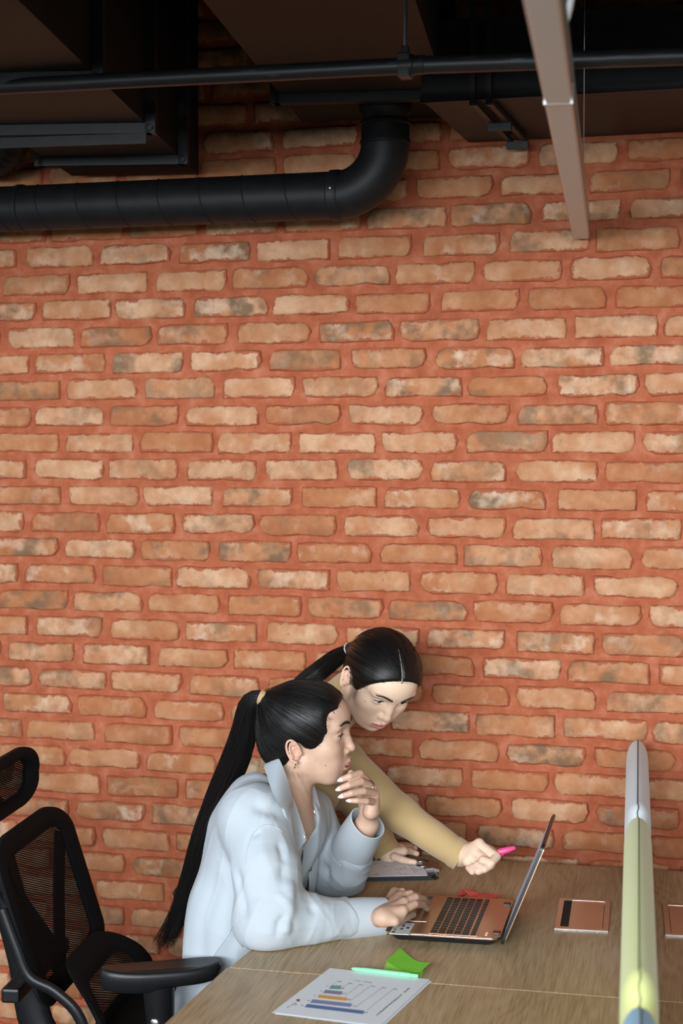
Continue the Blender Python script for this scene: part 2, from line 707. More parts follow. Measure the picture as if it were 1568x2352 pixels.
# ================================================================== CEILING SERVICES
# --- rectangular ducts running towards the wall, with flanged joints
def rect_duct(label, e0, e1, width, z0, z1, flanges, side_left=True):
    """e0,e1: ends (x,y) of the right-hand bottom edge; the duct lies to its left"""
    root = thing('air_duct', label, 'duct', (e1[0], e1[1], z0), 'rectangular ducts under the ceiling')
    e0, e1 = np.array(e0), np.array(e1)
    d = (e1 - e0) / np.linalg.norm(e1 - e0)
    lf = np.array([-d[1], d[0]])
    if lf[0] > 0:
        lf = -lf
    P = lambda t, w, z: (e0[0] + d[0] * t + lf[0] * w, e0[1] + d[1] * t + lf[1] * w, z)
    L = np.linalg.norm(e1 - e0)
    cuts = [0] + [fl for fl in flanges] + [L]
    for i in range(len(cuts) - 1):
        a0, a1 = cuts[i] + .002, cuts[i + 1] - .002
        m = MB()
        m.add([P(t, w, z) for t in (a0, a1) for w in (0, width) for z in (z0, z1)],
              [(0, 1, 3, 2), (4, 6, 7, 5), (0, 4, 5, 1), (2, 3, 7, 6), (0, 2, 6, 4), (1, 5, 7, 3)])
        flip_check(m.build('duct_section', 'duct_matt', root))
    for fl in flanges:
        m = MB()
        g, h = .012, .022
        for (w0, w1, za, zb) in ((-g, width + g, z0 - h, z0), (-g, width + g, z1, z1 + h), (-h, 0, z0 - h, z1 + h), (width, width + h, z0 - h, z1 + h)):
            m.add([P(fl + t, w, z) for t in (-.014, .014) for w in (w0, w1) for z in (za, zb)],
                  [(0, 1, 3, 2), (4, 6, 7, 5), (0, 4, 5, 1), (2, 3, 7, 6), (0, 2, 6, 4), (1, 5, 7, 3)])
        flip_check(m.build('flange', 'flange_black', root))
        for w in (-.012, width + .012):
            MB().tube([P(fl - .022, w, z0 - .012), P(fl + .022, w, z0 - .012)], .005, 8).build('bolt', 'flange_black', root, True, 40)
    return root


rect_duct('black rectangular duct at the left, nearest the corner of the ceiling', (-1.074, -2.25), (-1.505, -.012), .33, 2.45, 2.92, [1.10, 1.60, 2.00])
rect_duct('black rectangular duct in the middle that feeds the round elbow', (-.522, -2.25), (-.835, -.012), .38, 2.56, 2.98, [.9, 1.94])
# trapeze bar holding the left duct
tr = thing('duct_hanger', 'black angle-iron hanger bar bolted under the left duct', 'hanger', (-1.6, -.70, 2.42))
pa, pb = np.array([-1.86, -.735, 2.424]), np.array([-1.372, -.69, 2.424])
dv = (pb - pa) / np.linalg.norm(pb - pa)
nv = np.array([-dv[1], dv[0], 0])
hl = np.linalg.norm(pb - pa) / 2
MB().obox((pa + pb) / 2, dv, nv, (0, 0, 1), hl, .002, .018).obox((pa + pb) / 2 + nv * .014 + np.array([0, 0, .016]), dv, nv, (0, 0, 1), hl, .014, .002).build('angle_bar', 'flange_black', tr)
for q in (.04, .955):
    p = pa + (pb - pa) * q + np.array([0, 0, -.012])
    MB().tube([p + nv * .016, p + nv * .016 + np.array([0, 0, .63])], .004, 8).build('threaded_rod', 'steel', tr, True, 40)
    MB().lathe(p + nv * .016, [(.008, 0), (.008, .007)], 6).build('nut', 'steel', tr)

# --- wide flat duct along the wall at the right
root = thing('flat_duct', 'wide flat black duct along the wall at the right', 'duct', (.6, -.27, 2.497))
MB().box((-.80, -.54, 2.497), (2.4, -.016, 2.655), .004).build('duct_body', 'duct_black', root)
for z in (2.648, 2.489):
    MB().box((-.80, -.546, z), (2.4, -.541, z + .014)).build('edge_strip', 'flange_black', root)
for x in (-.69, -.655):
    MB().box((x, -.558, 2.475), (x + .012, -.547, 2.70)).build('strap', 'flange_black', root)
    MB().box((x, -.556, 2.480), (x + .012, -.07, 2.489)).build('strap', 'flange_black', root)
for y in (-.09, -.33):
    MB().box((-.692, y, 2.464), (-.64, y + .016, 2.480)).build('cross_strap', 'flange_black', root)

# --- round spiral duct with its elbow
RD = .0565
cz, cy_ = 2.350, -.22
Rb = .118
XE = -.958 - Rb
path = [np.array([x, cy_, cz]) for x in np.linspace(-3.2, XE, 30)]
for a_ in np.linspace(0, math.pi / 2, 14)[1:]:
    path.append(np.array([XE + Rb * math.sin(a_), cy_, cz + Rb * (1 - math.cos(a_))]))
root = thing('round_duct', 'black round spiral duct with an elbow up into the middle duct', 'duct', (-1.6, cy_, cz - RD))
MB().tube(path[:30], RD, 40).build('straight_pipe', 'duct_black', root, True, 50)
MB().tube(path[29:], RD + .001, 40).build('elbow', 'duct_black', root, True, 50)
top = path[-1]
MB().lathe((top[0], top[1], top[2] - .004), [(RD + .001, 0), (RD + .004, .002), (RD + .004, .008), (RD + .001, .012), (RD + .001, .045), (RD + .004, .047), (RD + .004, .053), (RD - .003, .057), (RD - .001, .068), (RD + .006, .078), (RD + .006, .095)], 40).build('sleeve', 'duct_black', root, True, 50)
for i in range(20):                                   # the lock seam winding round the pipe
    x0 = -3.15 + i * .108
    if x0 > XE - .06:
        break
    MB().tube([(x0 + .034 * u, cy_ - (RD + .0002) * math.sin(u * math.pi), cz + (RD + .0002) * math.cos(u * math.pi)) for u in np.linspace(0, 1, 16)], .0017, 6).build('seam', 'duct_black', root, True, 40)
MB().lathe((XE, cy_, cz), [(RD + .0005, -.016), (RD + .004, -.013), (RD + .004, .008), (RD + .001, .012)], 40, axis=(1, 0, 0)).build('joint_band', 'duct_black', root, True, 40)
MB().lathe((-1.90, cy_, cz), [(RD + .0005, -.008), (RD + .003, -.006), (RD + .003, .006), (RD + .0005, .008)], 40, axis=(1, 0, 0)).build('joint_band', 'duct_black', root, True, 40)
MB().lathe((XE, cy_ - RD - .003, cz + .008), [(.0035, 0), (.0035, -.003), (.002, -.005)], 10, axis=(0, 1, 0)).build('screw', 'steel', root, True, 40)

# --- a bent flexible duct at the far left
fx = [at(-60, 372, -.12), at(-25, 376, -.12), at(0, 372, -.13), at(22, 352, -.15), at(30, 320, -.18), at(31, 285, -.2)]
sp = spline(fx, 30)
rr = [.040 + .0022 * math.sin(i * 2.2) for i in range(30)]
o = MB().tube(sp, rr, 20).build('flexible_duct', 'duct_black', None, True, 60)
tag(o, 'black bent flexible duct at the left edge above the round duct', 'duct')

# --- sprinkler pipe
root = thing('sprinkler_pipe', 'thin scuffed black sprinkler pipe crossing below the ducts', 'pipe', (-.677, -1.2, 2.40))
PY, PZ, PX = -1.2, 2.419, -.677
MB().tube([(-3.4, PY, PZ + .03), (PX - .008, PY, PZ)], .0148, 20).build('pipe_run', 'pipe_scuffed', root, True, 40)
MB().tube([(PX + .012, PY, PZ), (1.9, PY, PZ - .07)], .0152, 20).build('pipe_run', 'pipe_scuffed', root, True, 40)
MB().lathe((PX - .011, PY, PZ), [(.015, 0), (.019, .002), (.019, .026), (.0165, .028), (.0165, .046), (.0145, .048)], 20, axis=(1, 0, 0)).build('coupling', 'flange_black', root, True, 40)
MB().box((PX - .011, PY - .0175, PZ - .021), (PX + .011, PY + .0175, PZ + .021), .003).build('clamp', 'flange_black', root)
MB().box((PX - .007, PY - .006, PZ + .018), (PX + .007, PY + .006, PZ + .034), .002).build('clamp_nut', 'flange_black', root)
MB().tube([(PX, PY, PZ + .02), (PX + .006, PY, ROOM['z1'])], .0035, 8).build('threaded_rod', 'steel', root, True, 40)

# ================================================================== PENDANT LIGHT (switched off)
plain('lamp_aluminium', srgb(196, 190, 182), 0.35, 0.6, 0.04, 30)
plain('lamp_diffuser', srgb(232, 236, 240), 0.5, 0.0, 0.02, 60)
plain('cable_white', srgb(226, 228, 226), 0.5)
LZ = 2.25
l1 = np.array([-.518, -.043])
l0 = np.array([-.2845, -2.2025])
ld_ = (l1 - l0) / np.linalg.norm(l1 - l0)
lr = np.array([ld_[1], -ld_[0]])
root = thing('pendant_light', 'long slim grey linear pendant light hung end-on to the wall', 'light', (-.32, -1.9, LZ))


def lpt(t, w, z):
    """t metres back from the wall end, w across, z above the diffuser"""
    q = l1 - ld_ * t + lr * w
    return np.array([q[0], q[1], LZ + z])


def lbox(t0, t1, w0, w1, z0, z1, bev=0.0):
    c = (lpt(t0, w0, z0) + lpt(t1, w1, z1)) / 2
    return MB().obox(c, (lr[0], lr[1], 0), (ld_[0], ld_[1], 0), (0, 0, 1), abs(w1 - w0) / 2, abs(t1 - t0) / 2, abs(z1 - z0) / 2, bev)


tj = float(np.linalg.norm(atz(1280, 237, LZ)[:2] - l1))
lbox(0, 3.4, -.0205, .0205, .002, .062, .0015).build('lamp_body', 'lamp_aluminium', root)
lbox(.005, tj - .004, -.0175, .0175, -.0015, .004, .0008).build('diffuser', 'lamp_diffuser', root)
lbox(tj + .004, 3.39, -.0175, .0175, -.0015, .004, .0008).build('diffuser', 'lamp_diffuser', root)
lbox(tj - .004, tj + .004, -.0215, .0215, -.0025, .03, .001).build('joint_plate', 'steel', root)
for t_ in (.55, 2.1, 3.2):
    p = lpt(t_, .016 if t_ < 1 else 0, .06)
    MB().tube([p, (p[0], p[1], ROOM['z1'])], .0012, 6).build('suspension_wire', 'steel', root, True)
MB().tube(spline([lpt(1.78, .008, .062), lpt(1.80, .018, .075), lpt(1.84, .026, .11), lpt(1.88, .028, .2), lpt(1.93, .028, .79)], 24), .0045, 10).build('power_cable', 'cable_white', root, True)

# ================================================================== DESKS
def wood_material():
    t = NT('oak_veneer')
    v = t.mapping(t.obj(), rot=(0, 0, math.radians(-4)))
    warp = t.noise(t.mapping(v, (2.2, 0.7, 1)), 2.6, 2, 0.5)
    s = t.n('ShaderNodeSeparateXYZ')
    t.set(s.inputs[0], v)
    # cathedral figure: rings cut along the board
    ring = t.math('ADD', t.math('MULTIPLY', s.outputs[0], 34.0), t.math('MULTIPLY', warp, 11.0))
    w = t.math('ABSOLUTE', t.math('SUBTRACT', t.math('FRACT', ring), 0.5))
    grain = t.noise(t.mapping(v, (330, 9, 1)), 1.0, 3, 0.65)
    broad = t.noise(t.mapping(v, (5, .9, 1), loc=(3, 1, 0)), 1.6, 2, 0.5)
    f = t.math('ADD', t.math('MULTIPLY', grain, .62), t.math('ADD', t.math('MULTIPLY', w, .13), t.math('MULTIPLY', broad, .34)))
    c = t.ramp(f, [(0.32, srgb(136, 110, 78)), (0.50, srgb(180, 153, 117)), (0.68, srgb(204, 180, 146))])
    t.base(c)
    t.p(Roughness=t.ramp(grain, [(0.3, .40), (.7, .52)]), Specular_IOR_Level=.45)
    t.bump(grain, .12, .0006)
    M['oak_veneer'] = t.m


wood_material()
plain('edge_band', srgb(176, 152, 120), .5, 0, .05, 60)
plain('desk_metal', srgb(70, 70, 72), .4, .7, .1, 40)
plain('box_metal', srgb(196, 190, 186), .28, 1.0, .06, 50)
plain('black_brush', (0.012, 0.012, 0.013, 1), .9, 0, .5, 400, .5)



def desk(label, poly, legs):
    c = np.mean(np.array(poly), 0)
    root = thing('desk', label, 'desk', (c[0], c[1], 0), 'oak desks')
    MB().prism(poly, DZ - .025, DZ, .0012).build('desk_top', 'oak_veneer', root)
    for (x, y) in legs:
        MB().box((x - .025, y - .025, 0), (x + .025, y + .025, DZ - .05), .003).build('leg', 'desk_metal', root)
    xs, ys = [l[0] for l in legs], [l[1] for l in legs]
    for y in (min(ys), max(ys)):
        MB().box((min(xs) - .02, y - .02, DZ - .05), (max(xs) + .02, y + .02, DZ - .025)).build('rail', 'desk_metal', root)
    return root


far_desk = desk('oak desk against the brick wall, under the laptop', [(-1.063, -1.044), (1.25, -.962), (1.25, -.012), (-1.03, -.10)], [(-.95, -.92), (-.92, -.2), (1.15, -.9), (1.15, -.12)])
near_desk = desk('oak desk nearest the camera, under the chart sheet', [(-1.068, -1.046), (1.25, -.9645), (1.25, -2.80), (-1.075, -2.80)], [(-.95, -1.15), (-.95, -2.70), (1.15, -1.08), (1.15, -2.70)])


def cable_box(p00, p10, p01, p11, brush_left):
    """flip-top cable outlet let into the far desk; corners far-left, far-right, near-left, near-right"""
    P = [np.array([p[0], p[1]]) for p in (p00, p10, p01, p11)]

    def q(u, v, z):
        a = (P[0] * (1 - u) + P[1] * u) * (1 - v) + (P[2] * (1 - u) + P[3] * u) * v
        return (a[0], a[1], z)

    def slab(u0, u1, v0, v1, za, zb, name, mat, par):
        return flip_check(MB().add([q(u, v, z) for u in (u0, u1) for v in (v0, v1) for z in (za, zb)],
                                   [(0, 1, 3, 2), (4, 6, 7, 5), (0, 4, 5, 1), (2, 3, 7, 6), (0, 2, 6, 4), (1, 5, 7, 3)]).build(name, mat, par))
    fr = MB()
    for (u0, u1, v0, v1) in ((0, 1, 0, .05), (0, 1, .93, 1), (0, .10, .05, .93), (.90, 1, .05, .93)):
        o = len(fr.v)
        fr.add([q(u, v, z) for u in (u0, u1) for v in (v0, v1) for z in (DZ - .006, DZ + .003)],
               [(0, 1, 3, 2), (4, 6, 7, 5), (0, 4, 5, 1), (2, 3, 7, 6), (0, 2, 6, 4), (1, 5, 7, 3)])
    f = flip_check(fr.build('outlet_frame', 'box_metal', far_desk))
    bl = (.105, .25) if brush_left else (.75, .895)
    pl = (.256, .885) if brush_left else (.115, .744)
    slab(bl[0], bl[1], .055, .925, DZ - .004, DZ + .0012, 'brush_strip', 'black_brush', f)
    slab(pl[0], pl[1], .055, .925, DZ - .004, DZ + .0024, 'flap', 'box_metal', f)


cable_box((-.512, -.390), (-.400, -.380), (-.490, -.624), (-.379, -.614), True)
cable_box((-.287, -.371), (-.175, -.362), (-.262, -.606), (-.150, -.597), False)

# ================================================================== DESK SCREENS
def felt(name, col):
    t = NT(name)
    v = t.obj()
    n = t.noise(v, 700.0, 2, .6)
    n2 = t.noise(v, 9.0, 2, .5)
    a = tuple(c * .86 for c in col[:3]) + (1,)
    t.base(t.mix(t.ramp(n, [(.3, 0.0), (.7, 1.0)]), a, col))
    t.p(Roughness=.95, Sheen_Weight=.25)
    t.bump(t.math('ADD', n, t.math('MULTIPLY', n2, 3)), .25, .001)
    M[name] = t.m


felt('felt_grey', srgb(218, 223, 226))
felt('felt_yellow', srgb(220, 224, 146))
felt('felt_blue', srgb(104, 164, 196))
plain('seam_dark', srgb(96, 98, 96), .9)
plain('seam_olive', srgb(146, 152, 92), .9)


def rrect(hw, hh, r, n=10):
    """rounded rectangle outline, 4*n points"""
    pts = []
    for k, (sx, sy) in enumerate(((1, 1), (-1, 1), (-1, -1), (1, -1))):
        for i in range(n):
            a = math.pi / 2 * (k + i / (n - 1))
            pts.append((sx * (hw - r) + r * math.cos(a), sy * (hh - r) + r * math.sin(a)))
    return pts


def rrect2(hw, hh, rx, rz, n=12):
    """rounded rectangle with elliptical corners"""
    pts = []
    for k, (sx, sy) in enumerate(((1, 1), (-1, 1), (-1, -1), (1, -1))):
        for i in range(n):
            a = math.pi / 2 * (k + i / (n - 1))
            pts.append((sx * (hw - rx) + rx * math.cos(a), sy * (hh - rz) + rz * math.sin(a)))
    return pts


def desk_screen(label, p0, p1, z0, z1, mat, seam):
    p0, p1 = np.array(p0), np.array(p1)
    L = np.linalg.norm(p1 - p0)
    d = (p1 - p0) / L
    nrm = np.array([d[1], -d[0]])
    c = (p0 + p1) / 2
    root = thing('desk_screen', label, 'screen', (c[0], c[1], DZ), 'padded desk screens')
    hw, hh, T = L / 2, (z1 - z0) / 2, .026
    zc = (z0 + z1) / 2
    rings = []
    for e in (0, .002, .005, .010, .018, .03, .05, .09):
        th = T * (1 - (1 - min(1, e / .055)) ** 2.2) ** .5 if e < .055 else T
        rings.append((e, th))
    vs, fs = [], []
    npt = 40

    def ring(e, th, sgn):
        return [(c[0] + d[0] * u + nrm[0] * th * sgn, c[1] + d[1] * u + nrm[1] * th * sgn, zc + w) for (u, w) in rrect(hw - e, hh - e, max(.055 - e, .012))]
    order = [(e, th, 1) for (e, th) in reversed(rings)] + [(e, th, -1) for (e, th) in rings[1:]]
    for (e, th, s) in order:
        vs += ring(e, th, s)
    for i in range(len(order) - 1):
        for k in range(npt):
            a, b2 = i * npt + k, i * npt + (k + 1) % npt
            fs.append((a, b2, b2 + npt, a + npt))
    fs.append(tuple(range(npt)))
    fs.append(tuple((len(order) - 1) * npt + k for k in range(npt)))
    flip_check(mesh_obj('pad', vs, fs, mat, root, True, 60))
    sp = [(c[0] + d[0] * u + nrm[0] * .0014 * math.sin(k * 1.7), c[1] + d[1] * u + nrm[1] * .0014 * math.sin(k * 1.7), zc + w) for k, (u, w) in enumerate(rrect(hw + .0002, hh + .0002, .055))]
    MB().tube(sp + sp[:1], .0013, 6, cap=False).build('seam', seam, root, True)
    for t_ in (.15, .85):
        q = p0 + (p1 - p0) * t_
        MB().obox((q[0], q[1], DZ + .004), (d[0], d[1], 0), (nrm[0], nrm[1], 0), (0, 0, 1), .03, .024, .004, .002).build('foot', 'desk_metal', root)


SP = lambda y: (-.378 + (-.296 + .378) * (y + .016) / (-.865 + .016), y)
desk_screen('grey padded desk screen, the one touching the wall end of the desk', SP(-.045), SP(-.83), DZ + .008, 1.053, 'felt_grey', 'seam_dark')
desk_screen('yellow padded desk screen between the grey and the blue one', SP(-.865), SP(-1.87), DZ + .008, 1.053, 'felt_yellow', 'seam_olive')
desk_screen('blue padded desk screen nearest the camera', SP(-1.93), SP(-2.75), DZ + .008, 1.053, 'felt_blue', 'seam_dark')
# ================================================================== LAPTOP
plain('laptop_gold', srgb(196, 160, 134), .33, 0.85, .03, 300)
plain('laptop_rim', srgb(226, 214, 204), .2, 1.0)
plain('laptop_black', (0.012, 0.012, 0.013, 1), .38, 0, .2, 60)
plain('key_black', (0.02, 0.016, 0.015, 1), .5, 0, .2, 80)
plain('sticker_white', srgb(214, 218, 216), .5)
plain('sticker_blue', srgb(40, 92, 150), .4)
plain('sticker_green', srgb(96, 170, 60), .4)
plain('ink_dark', srgb(70, 68, 72), .7)
plain('ink_red', srgb(170, 60, 66), .7)
t = NT('lcd')
t.base((0.02, 0.02, 0.025, 1))
t.p(Roughness=.25, Emission_Color=(0.55, 0.68, 0.9, 1), Emission_Strength=.25)
M['lcd'] = t.m
LX0, LX1, LY0, LY1 = -.816, -.584, -.806, -.516
lap = thing('laptop', 'open gold laptop with black keys in front of the seated woman', 'laptop', (-.70, -.66, DZ))


def rr_slab(x0, x1, y0, y1, r, z0, z1, taper=0.0, bev=0.0):
    cx_, cyy = (x0 + x1) / 2, (y0 + y1) / 2
    a = [(cx_ + u, cyy + v) for u, v in rrect((x1 - x0) / 2 - taper, (y1 - y0) / 2 - taper, r, 6)]
    b_ = [(cx_ + u, cyy + v) for u, v in rrect((x1 - x0) / 2, (y1 - y0) / 2, r, 6)]
    n = len(a)
    vs = [(x, y, z0) for x, y in a] + [(x, y, z1) for x, y in b_]
    fs = [tuple(range(n - 1, -1, -1)), tuple(range(n, 2 * n))] + [(k, (k + 1) % n, n + (k + 1) % n, n + k) for k in range(n)]
    return MB().add(vs, fs)


rr_slab(LX0 + .004, LX1 - .002, LY0 + .004, LY1 - .004, .014, DZ + .003, DZ + .0175, .012).build('bottom_case', 'laptop_black', lap, True, 40)
for (x, y) in ((LX0 + .03, LY0 + .03), (LX0 + .03, LY1 - .03), (LX1 - .03, LY0 + .03), (LX1 - .03, LY1 - .03)):
    MB().lathe((x, y, DZ), [(.006, 0), (.006, .0035)], 12).build('rubber_foot', 'laptop_black', lap)
base = rr_slab(LX0, LX1, LY0, LY1, .016, DZ + .0178, DZ + .0225).build('palm_deck', 'laptop_gold', lap, True, 40)
o_ = rrect((LX1 - LX0) / 2 + .0004, (LY1 - LY0) / 2 + .0004, .016, 6)
cxl, cyl = (LX0 + LX1) / 2, (LY0 + LY1) / 2
ringp = [(cxl + u, cyl + v, DZ + .0205) for u, v in o_]
MB().tube(ringp + ringp[:1], .0017, 8, cap=False).build('polished_rim', 'laptop_rim', base, True)
ZT = DZ + .0226
# keyboard: six rows running along the laptop's width
KX0, KX1, KY0, KY1 = -.727, -.630, -.800, -.530
MB().box((KX0 - .001, KY0 - .001, ZT - .002), (KX1 + .001, KY1 + .001, ZT + .0002)).build('key_bed', 'laptop_gold', base)
rows = [[1.3, 1, 1, 1.2, 5, 1.2, 1, 1, 1, 1.3], [2.2, 1, 1, 1, 1, 1, 1, 1, 1, 1, 1, 2.6], [1.8, 1, 1, 1, 1, 1, 1, 1, 1, 1, 1, 1, 2.0],
        [1.5, 1, 1, 1, 1, 1, 1, 1, 1, 1, 1, 1, 1, 1.3], [1, 1, 1, 1, 1, 1, 1, 1, 1, 1, 1, 1, 1, 1.8], [1] * 16]
pitch = (KX1 - KX0) / 6
key_cache = {}
for i, row in enumerate(rows):
    unit = (KY1 - KY0) / sum(row)
    y = KY0
    for w in row:
        dx_, dy_ = pitch - .0022 - (.004 if i == 5 else 0), w * unit - .0020
        kk = (round(dx_, 4), round(dy_, 4))
        if kk not in key_cache:
            mb = MB()
            hx, hy = dx_ / 2, dy_ / 2
            mb.add([(-hx, -hy, 0), (hx, -hy, 0), (hx, hy, 0), (-hx, hy, 0), (-hx + .0007, -hy + .0007, .0014), (hx - .0007, -hy + .0007, .0014), (hx - .0007, hy - .0007, .0014), (-hx + .0007, hy - .0007, .0014)],
                   [(3, 2, 1, 0), (4, 5, 6, 7), (0, 1, 5, 4), (1, 2, 6, 5), (2, 3, 7, 6), (3, 0, 4, 7)])
            me = bpy.data.meshes.new('key')
            me.from_pydata(mb.v, [], mb.f)
            me.materials.append(M['key_black'])
            key_cache[kk] = me
        o = bpy.data.objects.new('key', key_cache[kk])
        COL.objects.link(o)
        o.parent = base
        w_ = base['_w']
        o.location = (KX0 + (i + .5) * pitch - w_[0], y + w * unit / 2 - w_[1], ZT - w_[2])
        y += w * unit
# touchpad with its two buttons
MB().box((-.802, -.722, ZT - .001), (-.744, -.602, ZT + .0004), .0002).build('touchpad', 'laptop_gold', base)
MB().box((-.807, -.722, ZT - .001), (-.8035, -.602, ZT + .0007), .0002).build('touchpad_edge', 'laptop_rim', base)
st = MB().box((-.806, -.818, ZT - .001), (-.766, -.738, ZT + .0003)).build('paper_sticker', 'sticker_white', base)
for (x, y, m_, a_, b_) in ((-.775, -.772, 'ink_dark', .003, .006), (-.786, -.760, 'ink_dark', .002, .008), (-.786, -.782, 'ink_dark', .003, .005), (-.799, -.788, 'ink_red', .0022, .004), (-.799, -.806, 'ink_dark', .003, .005), (-.774, -.750, 'sticker_blue', .0015, .003)):
    MB().box((x - a_, y - b_, ZT), (x + a_, y + b_, ZT + .0005)).build('printed_mark', m_, st)
s2 = MB().box((-.770, -.552, ZT - .001), (-.758, -.528, ZT + .0003)).build('colour_sticker', 'sticker_blue', base)
MB().box((-.7705, -.553, ZT - .001), (-.766, -.529, ZT + .0005)).build('sticker_stripe', 'sticker_green', s2)
for k in range(5):
    MB().box((-.614 + .0006 * (k % 2), -.790 + k * .0045, ZT), (-.609 - .0012 * (k % 3), -.7872 + k * .0045, ZT + .0002)).build('brand_mark', 'laptop_rim', base)
for y in (-.772, -.560):
    MB().box((-.600, y - .010, ZT - .001), (-.585, y + .010, ZT + .003), .001).build('hinge', 'laptop_black', base)
# lid, leaning back
ang = math.radians(22)
LH = .222
ua = np.array([math.sin(ang), 0, math.cos(ang)])      # up along the lid
na = np.array([-math.cos(ang), 0, math.sin(ang)])     # towards the user
hinge = np.array([-.580, (LY0 + LY1) / 2, DZ + .012])


def lid_slab(w0, w1, v0, v1, n0, n1, r, name, mat, par):
    pts = rrect((w1 - w0) / 2, (v1 - v0) / 2, r, 6)
    n = len(pts)
    vs = []
    for nn in (n0, n1):
        for u, v in pts:
            vs.append(hinge + np.array([0, 1, 0]) * ((w0 + w1) / 2 + u) + ua * ((v0 + v1) / 2 + v) + na * nn)
    fs = [tuple(range(n - 1, -1, -1)), tuple(range(n, 2 * n))] + [(k, (k + 1) % n, n + (k + 1) % n, n + k) for k in range(n)]
    return flip_check(mesh_obj(name, vs, fs, mat, par, True, 40))


HWL = (LY1 - LY0) / 2
lid = lid_slab(-HWL, HWL, -.004, LH, -.005, 0, .014, 'lid', 'laptop_black', lap)
lid_slab(-HWL + .004, HWL - .004, .004, LH - .004, 0, .0012, .012, 'bezel', 'laptop_black', lid)
lid_slab(-HWL + .014, HWL - .014, .022, LH - .014, .0012, .0018, .002, 'display', 'lcd', lid)
lid_slab(-HWL + .001, HWL - .001, .0, LH - .001, -.0068, -.005, .014, 'lid_back', 'laptop_gold', lid)

lap.rotation_euler = (0, 0, math.radians(4))
lap.location = (-.704, -.652, DZ)

# ================================================================== PAPERS AND STATIONERY
def paper_material(name, col):
    t = NT(name)
    n = t.noise(t.obj(), 30.0, 2, .5)
    a = tuple(c * .95 for c in col[:3]) + (1,)
    t.base(t.mix(n, a, col))
    t.p(Roughness=.75, Specular_IOR_Level=.3)
    M[name] = t.m


paper_material('paper', srgb(242, 246, 252))
for nm, c in dict(print_teal=(120, 172, 164), print_purple=(146, 138, 172), print_orange=(232, 172, 84), print_lavender=(140, 146, 188), print_blue=(98, 124, 172), print_grey=(150, 154, 162), print_black=(88, 90, 98), print_red=(150, 82, 92)).items():
    plain(nm, srgb(*c), .75)
plain('note_green', srgb(132, 222, 58), .7, 0, .04, 30)
plain('note_lime', srgb(186, 236, 90), .7, 0, .04, 30)
plain('note_red', srgb(248, 100, 90), .7, 0, .04, 30)
plain('pen_mint', srgb(140, 238, 172), .35)


def sheet(name, corners, mat, parent=None, nu=10, nv=10, fn=None, thick=.0003):
    """bent sheet: corners c00, c10, c01, c11; fn(u, v) -> lift"""
    c = [np.array(p, float) for p in corners]
    vs, fs = [], []
    for k in (0, 1):
        for j in range(nv + 1):
            for i in range(nu + 1):
                u, v = i / nu, j / nv
                p = (c[0] * (1 - u) + c[1] * u) * (1 - v) + (c[2] * (1 - u) + c[3] * u) * v
                vs.append((p[0], p[1], p[2] + (fn(u, v) if fn else 0) - (thick if k == 0 else 0)))
    N = (nu + 1) * (nv + 1)
    id_ = lambda i, j, k: k * N + j * (nu + 1) + i
    for j in range(nv):
        for i in range(nu):
            fs.append((id_(i, j, 1), id_(i + 1, j, 1), id_(i + 1, j + 1, 1), id_(i, j + 1, 1)))
            fs.append((id_(i, j, 0), id_(i, j + 1, 0), id_(i + 1, j + 1, 0), id_(i + 1, j, 0)))
    for i in range(nu):
        fs.append((id_(i, 0, 0), id_(i + 1, 0, 0), id_(i + 1, 0, 1), id_(i, 0, 1)))
        fs.append((id_(i, nv, 0), id_(i, nv, 1), id_(i + 1, nv, 1), id_(i + 1, nv, 0)))
    for j in range(nv):
        fs.append((id_(0, j, 0), id_(0, j, 1), id_(0, j + 1, 1), id_(0, j + 1, 0)))
        fs.append((id_(nu, j, 0), id_(nu, j + 1, 0), id_(nu, j + 1, 1), id_(nu, j, 1)))
    return flip_check(mesh_obj(name, vs, fs, mat, parent, True, 40))


A0, A1, A2, A3 = (-.872, -.999), (-.670, -1.013), (-.903, -1.268), (-.700, -1.282)
Z = lambda p, z: (p[0], p[1], z)
und = sheet('paper_sheet', [Z((A0[0] + .006, A0[1] - .004), DZ + .0006), Z((A1[0] + .005, A1[1] - .006), DZ + .0006), Z((A2[0] + .006, A2[1] - .002), DZ + .0006), Z((A3[0] + .005, A3[1] - .004), DZ + .0006)], 'paper')
tag(und, 'blank white sheet lying just under the printed chart', 'paper')
chart = thing('chart_sheet', 'white sheet printed with a coloured bar chart at the desk edge', 'paper', (-.79, -1.14, DZ))
sheet('paper', [Z(A0, DZ + .0016), Z(A1, DZ + .0016), Z(A2, DZ + .0016), Z(A3, DZ + .0016)], 'paper', chart)
PZ_ = DZ + .0017


def pq(x, y):
    """crop pixel of the chart -> point on the sheet"""
    p = atz(600 + x / 3.733, 2170 + y / 3.733, PZ_)
    return (p[0], p[1], PZ_)


def flat(pts, name, mat, par):
    vs = list(pts) + [(p[0], p[1], p[2] + .0002) for p in pts]
    n = len(pts)
    fs = [tuple(range(n)), tuple(range(n, 2 * n))] + [(k, (k + 1) % n, n + (k + 1) % n, n + k) for k in range(n)]
    return flip_check(mesh_obj(name, vs, fs, mat, par))


for m_, q in (('print_teal', [(600, 348), (688, 352), (672, 383), (578, 378)]), ('print_purple', [(548, 387), (697, 402), (683, 430), (525, 415)]),
              ('print_orange', [(497, 428), (738, 455), (722, 482), (478, 455)]), ('print_lavender', [(440, 468), (778, 505), (762, 535), (415, 497)]),
              ('print_blue', [(395, 508), (885, 567), (868, 595), (368, 535)])):
    flat([pq(*c) for c in q], 'chart_bar', m_, chart)


